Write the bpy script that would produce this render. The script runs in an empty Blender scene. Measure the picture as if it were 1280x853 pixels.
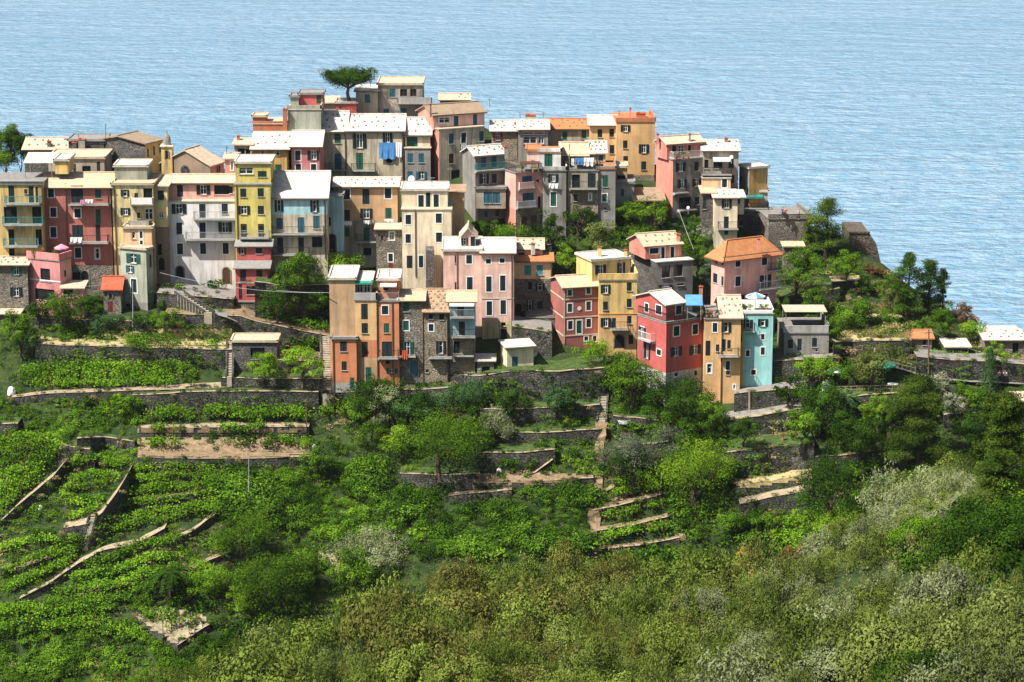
import bpy, math, random
import numpy as np
from mathutils import Vector
from mathutils.bvhtree import BVHTree

# ------------------------------------------------------------------ scene, camera, light
sc = bpy.context.scene
col = sc.collection
H = 165.0                      # camera height above the sea
PIT = math.radians(13.0)
F = 640 / math.tan(math.radians(11.0))
cp, sp = math.cos(PIT), math.sin(PIT)
CAM = Vector((0, 0, H))
cd = bpy.data.cameras.new('camera'); cam = bpy.data.objects.new('camera', cd); col.objects.link(cam)
cam.location = CAM; cam.rotation_euler = (math.pi/2 - PIT, 0, 0)
cd.sensor_width = 36; cd.lens = 18 / math.tan(math.radians(11.0)); cd.clip_end = 60000; cd.clip_start = 1
sc.camera = cam
sc.view_settings.view_transform = 'Standard'; sc.view_settings.look = 'None'
sc.view_settings.exposure = 0.82; sc.view_settings.gamma = 1.0
sc.cycles.max_bounces = 5; sc.cycles.diffuse_bounces = 1; sc.cycles.glossy_bounces = 2
sc.cycles.transmission_bounces = 2; sc.cycles.transparent_max_bounces = 4; sc.cycles.caustics_reflective = False
sc.cycles.use_denoising = True; sc.cycles.volume_bounces = 1
HAZE = .000028

SUN = Vector((-0.50, -0.31, 0.81)).normalized()       # direction towards the sun
elev = math.asin(SUN.z); azim = math.atan2(SUN.x, SUN.y)
world = bpy.data.worlds.new("World"); sc.world = world; world.use_nodes = True
nt = world.node_tree; nt.nodes.clear()
sky = nt.nodes.new('ShaderNodeTexSky'); sky.sky_type = 'NISHITA'; sky.sun_disc = False
sky.sun_elevation = elev; sky.sun_rotation = azim; sky.air_density = 1.0; sky.dust_density = 3.0
bg = nt.nodes.new('ShaderNodeBackground'); bg.inputs[1].default_value = 0.062
wo = nt.nodes.new('ShaderNodeOutputWorld')
nt.links.new(sky.outputs[0], bg.inputs[0]); nt.links.new(bg.outputs[0], wo.inputs[0])
sl = bpy.data.lights.new('sun', 'SUN'); sl.energy = 5.0; sl.angle = math.radians(0.5); sl.color = (1, 0.955, 0.87)
so = bpy.data.objects.new('sun', sl); col.objects.link(so)
so.rotation_euler = SUN.to_track_quat('Z', 'Y').to_euler()

def ray(px, py):
    dx = (px - 640) / F; dy = (426.5 - py) / F
    return Vector((dx, cp + dy*sp, -sp + dy*cp))
def at(px, py, Y):
    d = ray(px, py); return CAM + d * (Y / d.y)
def az(px, py):
    d = ray(px, py); return d.x / d.y
def td(py):
    d = ray(640, py); return -d.z / d.y

# ------------------------------------------------------------------ materials
MATS = {}
def newmat(name):
    m = bpy.data.materials.new(name); m.use_nodes = True; n = m.node_tree; n.nodes.clear()
    o = n.nodes.new('ShaderNodeOutputMaterial'); b = n.nodes.new('ShaderNodeBsdfPrincipled')
    n.links.new(b.outputs[0], o.inputs[0]); b.inputs['Roughness'].default_value = 0.9
    try: b.inputs['Specular IOR Level'].default_value = 0.25
    except Exception: pass
    return m, n, b
def N(n, t, **k):
    x = n.nodes.new(t)
    for a, v in k.items():
        if a.startswith('i_'):
            kk = a[2:]; x.inputs[int(kk) if kk.isdigit() else kk.replace('_', ' ')].default_value = v
        else: setattr(x, a, v)
    return x
def mapping(n, scale=(1,1,1), geo=False):
    tc = N(n, 'ShaderNodeNewGeometry') if geo else N(n, 'ShaderNodeTexCoord')
    mp = N(n, 'ShaderNodeMapping'); mp.inputs['Scale'].default_value = scale
    n.links.new(tc.outputs['Position' if geo else 'Object'], mp.inputs[0]); return mp.outputs[0]
def ramp(n, src, stops):
    r = N(n, 'ShaderNodeValToRGB'); e = r.color_ramp.elements
    while len(e) < len(stops): e.new(0.5)
    for i, (p, c) in enumerate(stops):
        e[i].position = p; e[i].color = (c, c, c, 1) if isinstance(c, (int, float)) else (*c, 1)
    n.links.new(src, r.inputs[0]); return r.outputs[0]
def noise(n, vec, scale, detail=4, rough=.6):
    t = N(n, 'ShaderNodeTexNoise'); t.inputs['Scale'].default_value = scale; t.inputs['Detail'].default_value = detail
    t.inputs['Roughness'].default_value = rough; n.links.new(vec, t.inputs['Vector']); return t.outputs[0]
def mix(n, fac, a, b, bt='MIX'):
    x = N(n, 'ShaderNodeMix', data_type='RGBA', blend_type=bt)
    for s, v in ((x.inputs['Factor'], fac), (x.inputs['A'], a), (x.inputs['B'], b)):
        if hasattr(v, 'is_linked') or hasattr(v, 'links'): n.links.new(v, s)
        elif isinstance(v, (int, float)): s.default_value = v
        else: s.default_value = (*v, 1)
    return x.outputs['Result']
def bump(n, b, h, dist=.05, st=.6):
    x = N(n, 'ShaderNodeBump'); x.inputs['Distance'].default_value = dist; x.inputs['Strength'].default_value = st
    n.links.new(h, x.inputs['Height']); n.links.new(x.outputs[0], b.inputs['Normal'])

def plaster(name, c, dirt=(.15, .13, .11), amt=.55, patch=None):
    amt = min(.85, amt*1.35)
    """painted render: broad fading, vertical run-off streaks, grain and a few flaked patches"""
    m, n, b = newmat(name)
    v = mapping(n, geo=True); vs = mapping(n, (1.3, 1.3, .13), geo=True)
    big = noise(n, v, .22, 5, .65); st = noise(n, vs, 1.0, 5, .7); fine = noise(n, v, 2.6, 5, .7)
    c1 = mix(n, ramp(n, big, [(.36, 0), (.64, 1)]), tuple(k*.80 for k in c), tuple(min(1, k*1.15 + .035) for k in c))
    f = ramp(n, st, [(.45, 0), (.66, 1)])
    f2 = N(n, 'ShaderNodeMath', operation='MULTIPLY'); n.links.new(f, f2.inputs[0]); f2.inputs[1].default_value = amt
    c2 = mix(n, f2.outputs[0], c1, dirt)
    f3 = ramp(n, fine, [(.57, 0), (.66, 1)])
    f4 = N(n, 'ShaderNodeMath', operation='MULTIPLY'); n.links.new(f3, f4.inputs[0]); f4.inputs[1].default_value = .55 if patch else .22*amt/.55
    c3 = mix(n, f4.outputs[0], c2, patch or tuple(k*.55 for k in c))
    n.links.new(c3, b.inputs['Base Color']); bump(n, b, fine, .04, .5)
    MATS[name] = m; return m
def stone(name, c1, c2, mort, sc_=2.6, moss=None):
    m, n, b = newmat(name)
    v = mapping(n, (1, 1, 1.7), geo=True)
    vo = N(n, 'ShaderNodeTexVoronoi'); vo.inputs['Scale'].default_value = sc_; n.links.new(v, vo.inputs['Vector'])
    vd = N(n, 'ShaderNodeTexVoronoi', feature='DISTANCE_TO_EDGE'); vd.inputs['Scale'].default_value = sc_; n.links.new(v, vd.inputs['Vector'])
    sx = N(n, 'ShaderNodeSeparateColor'); n.links.new(vo.outputs['Color'], sx.inputs[0])
    base = mix(n, sx.outputs[0], c1, c2)
    big = noise(n, v, .35, 5, .7)
    base = mix(n, ramp(n, big, [(.42, 0), (.68, 1)]), base, tuple(k*.55 for k in c1))
    if moss: base = mix(n, ramp(n, noise(n, v, .8, 6, .75), [(.52, 0), (.62, 1)]), base, moss)
    cc = mix(n, ramp(n, vd.outputs[0], [(.02, 1), (.09, 0)]), base, mort)
    n.links.new(cc, b.inputs['Base Color']); bump(n, b, ramp(n, vd.outputs[0], [(0, 0), (.15, 1)]), .08, .8)
    MATS[name] = m; return m
def tile(name, c, c2, sc_=1.0, amt=.5):
    m, n, b = newmat(name)
    v = mapping(n, geo=True)
    w = N(n, 'ShaderNodeTexWave', wave_type='BANDS', bands_direction='X'); w.inputs['Scale'].default_value = 2.3*sc_
    w.inputs['Distortion'].default_value = 1.2; w.inputs['Detail'].default_value = 1; n.links.new(v, w.inputs['Vector'])
    f = noise(n, v, 1.6, 5, .75)
    base = mix(n, ramp(n, f, [(.40, 0), (.66, 1)]), c, c2)
    base = mix(n, ramp(n, w.outputs[0], [(0, amt), (.45, 0)]), base, tuple(k*.45 for k in c2))
    n.links.new(base, b.inputs['Base Color']); bump(n, b, w.outputs[0], .06, .6)
    MATS[name] = m; return m
def flat(name, c, rough=.8, spec=None, var=.35):
    m, n, b = newmat(name)
    f = noise(n, mapping(n, geo=True), 1.7, 4)
    n.links.new(mix(n, ramp(n, f, [(.3, 0), (.7, 1)]), tuple(k*(1-var) for k in c), c), b.inputs['Base Color'])
    b.inputs['Roughness'].default_value = rough
    MATS[name] = m; return m

plaster('yellow', (.72, .50, .17)); plaster('mustard', (.60, .35, .09)); plaster('paleyellow', (.70, .57, .27))
plaster('limeyellow', (.60, .50, .12), amt=.35); plaster('cream', (.74, .63, .44), amt=.35); plaster('peach', (.72, .47, .27), amt=.35)
plaster('white', (.70, .67, .64), amt=.4); plaster('greywhite', (.46, .45, .42)); plaster('brickred', (.47, .13, .095), patch=(.42, .28, .2))
plaster('crimson', (.46, .085, .075), amt=.3); plaster('maroon', (.36, .10, .085), amt=.35)
plaster('pink', (.74, .37, .31), amt=.3); plaster('palepink', (.78, .50, .42), amt=.3); plaster('salmon', (.68, .24, .18), amt=.35)
plaster('rose', (.66, .22, .22), amt=.4)
plaster('orange', (.58, .20, .08), amt=.35); plaster('brightorange', (.72, .28, .06), amt=.3); plaster('tan', (.52, .32, .17), amt=.35)
plaster('apricot', (.66, .40, .17), amt=.25); plaster('skyblue', (.36, .56, .60), amt=.35); plaster('turquoise', (.30, .62, .60), amt=.2)
plaster('stucco', (.40, .34, .26), amt=.7, patch=(.20, .17, .13)); plaster('oldcream', (.52, .45, .32), amt=.6, patch=(.28, .24, .18))
plaster('grey', (.24, .23, .21), amt=.6, patch=(.14, .13, .12)); plaster('greygreen', (.34, .36, .28), amt=.4)
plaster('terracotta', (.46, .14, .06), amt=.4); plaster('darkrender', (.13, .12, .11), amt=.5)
plaster('concrete', (.36, .35, .33), amt=.4); plaster('brownrender', (.26, .18, .12), amt=.4)
stone('stone', (.20, .175, .14), (.36, .32, .26), (.09, .08, .07)); stone('stonedark', (.10, .095, .09), (.20, .185, .165), (.045, .042, .04))
stone('stonewarm', (.30, .24, .17), (.42, .35, .26), (.14, .12, .09)); stone('drystone', (.060, .057, .052), (.150, .14, .122), (.016, .015, .014), 2.2, moss=(.035, .06, .015))  # drystone darkened so its colour carries part of the terrace walls' shade
stone('bastion', (.11, .085, .065), (.17, .135, .105), (.06, .05, .04), 1.6)
tile('W', (.69, .64, .57), (.47, .41, .34), amt=.35); tile('C', (.68, .56, .41), (.46, .35, .25), amt=.45)
tile('T', (.62, .50, .34), (.46, .35, .23), amt=.4); tile('O', (.56, .24, .10), (.42, .16, .065), amt=.5); tile('R', (.52, .12, .06), (.36, .09, .05), amt=.3)
tile('B', (.38, .28, .19), (.26, .19, .13), amt=.4); tile('G', (.32, .31, .29), (.22, .21, .2), amt=.4)
tile('U', (.56, .38, .24), (.24, .15, .10), 1.0, .7)
flat('whitewash', (.82, .80, .76), .8, var=.1); flat('wframe', (.80, .79, .76), .5, var=.05); flat('beigetrim', (.62, .54, .42), .8, var=.2)
flat('sh_dark', (.014, .030, .036), .55); flat('sh_green', (.015, .115, .075), .55); flat('sh_blue', (.035, .13, .19), .55)
flat('sh_teal', (.06, .33, .34), .6); flat('sh_brown', (.10, .05, .03), .6); flat('sh_red', (.22, .045, .035), .6)
flat('iron', (.035, .04, .045), .5); flat('palemetal', (.42, .43, .43), .45); flat('darkhole', (.012, .014, .018), .9)
flat('clayred', (.45, .11, .05), .8); flat('rooftrim', (.55, .17, .09), .8); flat('stoneblock', (.30, .22, .16), .9)
flat('wood', (.16, .10, .06), .8); flat('palewood', (.34, .27, .19), .8); flat('step', (.44, .38, .29), .9)
flat('cloth_white', (.82, .82, .82), .9, var=.08); flat('cloth_blue', (.10, .30, .66), .9, var=.3); flat('cloth_red', (.62, .10, .04), .9)
flat('cloth_pink', (.75, .30, .42), .9); flat('cloth_green', (.04, .33, .22), .9); flat('awning_teal', (.03, .22, .20), .9)
flat('skin', (.50, .30, .21), .7, var=.1); flat('hair', (.04, .025, .015), .9); flat('trousers', (.05, .06, .10), .9); flat('pot', (.42, .16, .08), .9)
flat('bark', (.11, .085, .06), .95); flat('plastic_blue', (.03, .16, .55), .5); flat('plastic_white', (.8, .8, .78), .5, var=.05)
def glassmat():
    m, n, b = newmat('glass')
    b.inputs['Base Color'].default_value = (.018, .028, .036, 1); b.inputs['Roughness'].default_value = .12
    b.inputs['Specular IOR Level'].default_value = .6; MATS['glass'] = m
glassmat()

def leafmat(name, c, c2, trans=.35):
    m, n, b = newmat(name); n.nodes.remove(b)
    a = N(n, 'ShaderNodeAttribute', attribute_name='tint')
    oi = N(n, 'ShaderNodeObjectInfo')
    g = N(n, 'ShaderNodeNewGeometry')
    big = ramp(n, noise(n, g.outputs['Position'], .16, 4), [(.36, 0), (.64, 1)])
    base = mix(n, a.outputs['Fac'], c, c2)
    base = mix(n, big, base, mix(n, .62, base, tuple(k*.55 for k in c)), 'MIX')  # slow noise darkens patches: species variety and painted shadow between plants
    hs = N(n, 'ShaderNodeHueSaturation')
    mm = N(n, 'ShaderNodeMapRange'); mm.inputs['To Min'].default_value = .82; mm.inputs['To Max'].default_value = 1.22
    n.links.new(oi.outputs['Random'], mm.inputs[0]); n.links.new(mm.outputs[0], hs.inputs['Value'])
    n.links.new(base, hs.inputs['Color'])
    d = N(n, 'ShaderNodeBsdfDiffuse'); t = N(n, 'ShaderNodeBsdfTranslucent'); ms = N(n, 'ShaderNodeMixShader'); ms.inputs[0].default_value = trans
    gl = N(n, 'ShaderNodeBsdfGlossy'); gl.inputs['Roughness'].default_value = .5; gl.inputs['Color'].default_value = (.6, .6, .55, 1)
    m2 = N(n, 'ShaderNodeMixShader'); m2.inputs[0].default_value = .0
    n.links.new(hs.outputs[0], d.inputs[0]); n.links.new(hs.outputs[0], t.inputs[0])
    n.links.new(d.outputs[0], ms.inputs[1]); n.links.new(t.outputs[0], ms.inputs[2])
    n.links.new(ms.outputs[0], m2.inputs[1]); n.links.new(gl.outputs[0], m2.inputs[2])
    out = [x for x in n.nodes if x.type == 'OUTPUT_MATERIAL'][0]
    n.links.new(m2.outputs[0], out.inputs[0]); MATS[name] = m; return m
leafmat('lf_green', (.014, .052, .004), (.175, .315, .022), .1); leafmat('lf_dark', (.006, .024, .003), (.070, .145, .015), .06)
leafmat('lf_bright', (.080, .20, .010), (.32, .48, .035), .3); leafmat('lf_vine', (.055, .17, .008), (.28, .45, .030), .3)
leafmat('lf_olive', (.055, .085, .014), (.30, .35, .095), .2); leafmat('lf_silver', (.12, .155, .055), (.46, .49, .26), .2)
leafmat('lf_heath', (.045, .080, .010), (.29, .36, .068), .2); leafmat('lf_brown', (.070, .080, .016), (.26, .26, .065), .2)
leafmat('lf_rust', (.15, .085, .03), (.30, .16, .055)); leafmat('lf_gold', (.42, .30, .04), (.62, .46, .06)); leafmat('lf_straw', (.36, .28, .13), (.55, .44, .22))
leafmat('lf_blue', (.035, .095, .030), (.12, .22, .075), .25); leafmat('lf_pine', (.012, .040, .005), (.135, .205, .025), .08)
leafmat('lf_flower', (.10, .16, .05), (.62, .56, .46), .1); leafmat('lf_grass', (.09, .20, .02), (.26, .40, .05)); leafmat('lf_red', (.6, .06, .03), (.7, .15, .05))
leafmat('lf_haze', (.08, .10, .06), (.19, .21, .14))

# ------------------------------------------------------------------ mesh building
class MB:
    def __init__(s): s.v = []; s.f = []; s.m = []; s.mats = []
    def mi(s, mat):
        if mat not in s.mats: s.mats.append(mat)
        return s.mats.index(mat)
    def add(s, vs, fs, mat):
        k = len(s.v); s.v += [Vector(v) for v in vs]; i = s.mi(mat)
        for f in fs: s.f.append([k + j for j in f]); s.m.append(i)
    def quad(s, a, b, c, d, mat): s.add([a, b, c, d], [(0, 1, 2, 3)], mat)
    def box(s, o, a, b, c, mat):
        """o corner, a b c full edge vectors"""
        o, a, b, c = map(Vector, (o, a, b, c))
        vs = [o, o+a, o+a+b, o+b, o+c, o+a+c, o+a+b+c, o+b+c]
        fs = [(0,3,2,1), (4,5,6,7), (0,1,5,4), (1,2,6,5), (2,3,7,6), (3,0,4,7)]
        if a.cross(b).dot(c) < 0: fs = [f[::-1] for f in fs]
        s.add(vs, fs, mat)
    def slab(s, pts, th, mat, up=(0, 0, 1)):
        pts = [Vector(p) for p in pts]; n = len(pts); d = Vector(up)*-th
        vs = pts + [p + d for p in pts]
        s.add(vs, [tuple(range(n)), tuple(range(2*n-1, n-1, -1))] + [(i, i+n, (i+1) % n + n, (i+1) % n) for i in range(n)], mat)
    def tube(s, p, q, r, mat, n=6, r2=None):
        p, q = Vector(p), Vector(q); r2 = r if r2 is None else r2
        z = (q-p).normalized(); x = z.orthogonal().normalized(); y = z.cross(x)
        vs = []
        for o, rr in ((p, r), (q, r2)):
            for i in range(n):
                a = 2*math.pi*i/n; vs.append(o + x*math.cos(a)*rr + y*math.sin(a)*rr)
        s.add(vs, [(i, (i+1) % n, (i+1) % n + n, i+n) for i in range(n)] + [tuple(range(n-1, -1, -1)), tuple(range(n, 2*n))], mat)
    def build(s, name, parent=None, origin=None, loc=None):
        if not s.v: return None
        o = Vector(origin) if origin is not None else (parent.location.copy() if parent is not None and parent.parent is None else Vector((0, 0, 0)))
        if parent is not None and parent.get('_o') is not None: o = Vector(parent['_o'])
        me = bpy.data.meshes.new(name)
        me.from_pydata([v - o for v in s.v], [], s.f); 
        for k in s.mats: me.materials.append(MATS[k])
        me.polygons.foreach_set('material_index', s.m); me.update()
        ob = bpy.data.objects.new(name, me); col.objects.link(ob)
        if parent is not None: ob.parent = parent
        else: ob.location = o
        ob['_o'] = list(o)
        return ob
def tag(o, label=None, cat=None, group=None, kind=None):
    if label: o['label'] = label
    if cat: o['category'] = cat
    if group: o['group'] = group
    if kind: o['kind'] = kind
    return o
def empty(name, loc, label=None, cat=None, group=None):
    o = bpy.data.objects.new(name, None); col.objects.link(o); o.location = loc; o['_o'] = list(loc)
    return tag(o, label, cat, group)
# ------------------------------------------------------------------ terrain: one profile per bearing, from the camera's slope over the valley to the village hill and the sea
def interp(tab, x):
    xs = [t[0] for t in tab]
    return [float(np.interp(x, xs, [t[k] for t in tab])) for k in range(1, len(tab[0]))]
FAR = [  # bearing px, foot row, foot Y, crest row, crest Y
 (-400,430,350,225,398), (0,402,343,222,392), (100,402,343,222,392), (200,402,342,226,390), (330,420,341,205,390), (400,455,338,175,390), (420,462,337,160,390), (500,484,333,150,393),
 (600,470,333,155,393), (700,455,334,190,390), (800,482,333,200,386), (900,502,331,232,380), (970,490,332,275,376), (1060,452,335,300,368),
 (1130,446,336,352,360), (1200,446,337,395,352), (1250,446,337,425,346), (1300,446,337,436,343), (1700,470,337,462,340)]
NEAR = [(-400,900,135), (0,885,140), (200,842,146), (400,806,158), (540,752,168), (700,737,178), (880,748,184), (1000,706,192), (1060,668,203), (1120,628,214), (1200,588,224), (1280,556,232), (1700,530,242)]
def profile(pxe):
    fr, fY, cr, cY = interp(FAR, pxe); nr, nY = interp(NEAR, pxe)
    zf = H - fY*td(fr); zc = H - cY*td(cr); zn = H - nY*td(nr)
    s = .62; t = td(nr + 14)
    Ys = (s*fY - (zf - H)) / (t + s); zs = H - t*Ys     # where the far slope passes behind the near crest
    return [(2, H-1.7), (25, H-12), (60, H-26), (100, H-100*td(853)-3), (nY*.80, zn + nY*.20*.17 - .4), (nY, zn), (nY+12, zn-5), ((nY+Ys)/2, min(zn, zs)-9),
            (Ys-7, zs-5), (Ys, zs), (fY, zf), (cY, zc), (cY+8, zc-2), (cY+26, zc-18), (cY+62, -6), (cY+200, -30)]
def hterr(x, y):
    pxe = 640 + F*(x/y)*cp
    p = profile(pxe)
    return float(np.interp(y, [a for a, b in p], [b for a, b in p]))
rng = np.random.default_rng(7)
def vnoise(x, y, s, seed=0):
    """smooth value noise on arrays"""
    x = np.asarray(x, float)/s; y = np.asarray(y, float)/s
    xi = np.floor(x).astype(int); yi = np.floor(y).astype(int); fx = x-xi; fy = y-yi
    fx = fx*fx*(3-2*fx); fy = fy*fy*(3-2*fy)
    def h(a, b):
        k = (a*374761393 + b*668265263 + seed*974634777) & 0x7fffffff
        k = ((k ^ (k >> 13))*1274126177) & 0x7fffffff
        return ((k ^ (k >> 16)) & 0xffff)/65535.0
    return (h(xi, yi)*(1-fx)+h(xi+1, yi)*fx)*(1-fy) + (h(xi, yi+1)*(1-fx)+h(xi+1, yi+1)*fx)*fy

def ground_mat():
    m, n, b = newmat('ground'); v = mapping(n, geo=True)
    f = noise(n, v, .35, 6, .7); g = noise(n, v, 2.2, 5, .75)
    c = mix(n, ramp(n, f, [(.42, 0), (.6, 1)]), (.014, .034, .006), (.040, .066, .013))
    c = mix(n, ramp(n, g, [(.55, 0), (.7, 1)]), c, (.085, .07, .035))
    n.links.new(c, b.inputs['Base Color']); bump(n, b, g, .3, .8); MATS['ground'] = m
ground_mat()
def soil_mat(name, c1, c2):
    m, n, b = newmat(name); v = mapping(n, geo=True)
    g = noise(n, v, 1.6, 6, .75)
    n.links.new(mix(n, ramp(n, g, [(.38, 0), (.66, 1)]), c1, c2), b.inputs['Base Color']); bump(n, b, g, .15, .8); MATS[name] = m
soil_mat('soil', (.15, .105, .06), (.32, .225, .14)); soil_mat('path', (.24, .19, .125), (.42, .345, .235)); soil_mat('turf', (.025, .055, .012), (.085, .125, .030))
soil_mat('straw', (.30, .25, .12), (.50, .41, .20)); soil_mat('pave', (.17, .16, .15), (.28, .26, .24))

def build_terrain():
    cols = np.arange(-300, 1581, 8); rows = None; vs = []; 
    ys = np.concatenate([np.arange(2, 120, 8), np.arange(120, 260, 3), np.arange(260, 400, 1.5), np.arange(400, 600, 12)])
    for px in cols:
        a = (px-640)/F/cp
        p = profile(px); zz = np.interp(ys, [q[0] for q in p], [q[1] for q in p])
        xx = a*ys
        zz = zz + (vnoise(xx, ys, 3.1, 1)-.5)*.55 + (vnoise(xx, ys, 9, 2)-.5)*.7
        vs.append(np.stack([xx, ys, zz], 1))
    V = np.concatenate(vs); nr = len(ys); nc = len(cols)
    i, j = np.meshgrid(np.arange(nc-1), np.arange(nr-1), indexing='ij')
    a = i*nr+j
    Fq = np.stack([a, a+nr, a+nr+1, a+1], -1).reshape(-1, 4)
    me = bpy.data.meshes.new('hillside'); me.from_pydata(V.tolist(), [], Fq.tolist()); me.materials.append(MATS['ground']); me.update()
    for p in me.polygons: p.use_smooth = True
    o = bpy.data.objects.new('hillside', me); col.objects.link(o); tag(o, kind='structure')
    return V, Fq
BV = []  # (verts, faces) of every ground sheet for the ray casts
tv, tf = build_terrain()
BV.append((tv.tolist(), tf.tolist()))

def sea():
    m, n, b = newmat('sea')
    w1 = noise(n, mapping(n, (.24, .30, 1), geo=True), 1.0, 3, .6)
    w2 = noise(n, mapping(n, (.028, .060, 1), geo=True), 1.0, 3, .6)
    w3 = noise(n, mapping(n, (.0022, .008, 1), geo=True), 1.0, 4, .6)
    w4 = noise(n, mapping(n, (.13, .19, 1), geo=True), 1.0, 6, .72)
    ad = N(n, 'ShaderNodeMath', operation='MULTIPLY_ADD'); n.links.new(w2, ad.inputs[0]); ad.inputs[1].default_value = 2.5; n.links.new(w1, ad.inputs[2])
    b.inputs['Roughness'].default_value = .16; b.inputs['Specular IOR Level'].default_value = .5; b.inputs['IOR'].default_value = 1.33
    c = mix(n, ramp(n, w3, [(.3, 0), (.7, 1)]), (.20, .33, .45), (.30, .42, .52))
    c = mix(n, ramp(n, w4, [(.36, 0), (.60, 1)]), (.125, .265, .39), c)  # wave streaks: bright and dark reflections of the swell put into the base colour
    n.links.new(c, b.inputs['Base Color'])
    bump(n, b, ad.outputs[0], 2.2, 1.0)
    MATS['sea'] = m
    mb = MB(); ys = [100, 380, 600, 900, 1400, 2500, 6500]
    for y0, y1 in zip(ys, ys[1:]):
        mb.quad((-y0*.9-300, y0, 0), (y0*.9+300, y0, 0), (y1*.9+300, y1, 0), (-y1*.9-300, y1, 0), 'sea')
    o = mb.build('sea'); tag(o, kind='structure')
sea()
def haze():
    m = bpy.data.materials.new('haze'); m.use_nodes = True; n = m.node_tree; n.nodes.clear()
    o = n.nodes.new('ShaderNodeOutputMaterial'); v = n.nodes.new('ShaderNodeVolumePrincipled')
    v.inputs['Color'].default_value = (.86, .93, 1, 1); v.inputs['Density'].default_value = HAZE; v.inputs['Anisotropy'].default_value = .2
    n.links.new(v.outputs[0], o.inputs['Volume']); MATS['haze'] = m
    mb = MB(); mb.box((-7500, -300, -45), (15000, 0, 0), (0, 7500, 0), (0, 0, 230), 'haze'); o = mb.build('haze')
    tag(o, 'thin pale sea haze', 'haze', kind='stuff')
haze()
# ------------------------------------------------------------------ terraces: a dry stone wall, its capping and the flat ground behind it
def vec(p): return Vector(p)
_bv = [None, 0]
def bvh():
    if _bv[1] != len(BV):
        V, Fc = [], []
        for v, f in BV:
            k = len(V); V += [tuple(p) for p in v]; Fc += [tuple(i+k for i in q) for q in f]
        _bv[0] = BVHTree.FromPolygons(V, Fc); _bv[1] = len(BV)
    return _bv[0]
def G(px, py, near=None):
    """the point of the ground seen at a pixel; near=False skips the near slope"""
    d = ray(px, py).normalized(); o = CAM.copy()
    if near is False: o = CAM + d*(245/d.y)
    h = bvh().ray_cast(o, d)
    if h[0] is None:
        Y = 345; return Vector((az(px, py)*Y, Y, hterr(az(px, py)*Y, Y)))
    return h[0]
def polyres(pts, step=14):
    out = []
    for a, b in zip(pts, pts[1:]):
        n = max(1, int(abs(b[0]-a[0]) + abs(b[1]-a[1])) // step)
        for i in range(n): out.append(tuple(a[k] + (b[k]-a[k])*i/n for k in range(len(a))))
    out.append(pts[-1]); return out
TEDGE = []; CAPPX = []
def proj(p):
    d = Vector(p)-CAM; z = d.y*cp - d.z*sp; return (640 + F*d.x/z, 426.5 - F*(d.y*sp + d.z*cp)/z)
TW = 'dry stone terrace walls of the hillside'
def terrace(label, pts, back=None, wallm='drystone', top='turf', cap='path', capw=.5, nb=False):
    """pts: (px, top row, foot row); the wall stands at the depth of its foot"""
    pts = polyres(pts); r = random.Random(int(pts[0][0]*7+pts[0][1]))
    fr, tp, bk = [], [], []
    for (px, yt, yb) in pts:
        g = G(px, yb + r.uniform(-.6, .6), near=False if not nb else None)
        t = at(px, yt + r.uniform(-.5, .5), g.y)
        fr.append(Vector((t.x, g.y - .15, g.z - 1.2))); tp.append(Vector((t.x, g.y, t.z)))
    TEDGE.extend(zip(tp, fr)); CAPPX.extend(proj(p) for p in tp)
    mb = MB(); sh = MB()
    for i in range(len(tp)-1):
        a, b = tp[i], tp[i+1]; h = max(.4, ((a.z-fr[i].z) + (b.z-fr[i+1].z))/2 - 1.2)
        th = Vector((0, .55, 0))
        vs = [fr[i], fr[i+1], b, a, fr[i]+th, fr[i+1]+th, b+th, a+th]
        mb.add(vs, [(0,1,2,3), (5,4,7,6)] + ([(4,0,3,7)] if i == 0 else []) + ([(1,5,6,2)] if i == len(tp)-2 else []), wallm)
        mb.add([a+Vector((0,-.06,0)), b+Vector((0,-.06,0)), b+Vector((0,capw,0)), a+Vector((0,capw,0))], [(0,1,2,3)], cap)
        B = back or (h/.62 + 1.2)
        for k in range(3):
            y0, y1 = capw + (B-capw)*k/3, capw + (B-capw)*(k+1)/3
            z0, z1 = -.03 + .1*(k > 0)*r.random(), -.03 + .1*r.random()
            sh.add([a+Vector((0,y0,-.02)), b+Vector((0,y0,-.02)), b+Vector((0,y1,-.02)), a+Vector((0,y1,-.02))], [(0,1,2,3)], top)
    o = mb.build('terrace_wall', origin=(tp[0] + tp[-1])/2); tag(o, label, 'terrace wall', TW)
    s = sh.build('terrace_ground'); tag(s, kind='structure')
    BV.append((sh.v, sh.f)); BV.append((mb.v, mb.f))
    return tp
# ------------------------------------------------------------------ houses
TX = {0: (0,0,1), 1: (0,140,5.686), 2: (0,270,5.686), 3: (200,140,5.686), 4: (200,270,5.686), 5: (340,80,6.095), 6: (400,200,6.095), 7: (400,330,5.018),
      8: (510,110,6.563), 9: (560,170,6.095), 10: (540,280,5.018), 11: (660,120,6.095), 12: (800,150,5.33), 13: (680,280,5.685), 14: (780,340,4.571),
      15: (940,230,4.267), 16: (1060,370,4.49), 17: (860,280,8.533), 18: (0,340,6.095), 19: (560,420,4.063), 20: (1000,420,4.561)}
def X(t, x): return TX[t][0] + x/TX[t][2]
def Yp(t, y): return TX[t][1] + y/TX[t][2]

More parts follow.
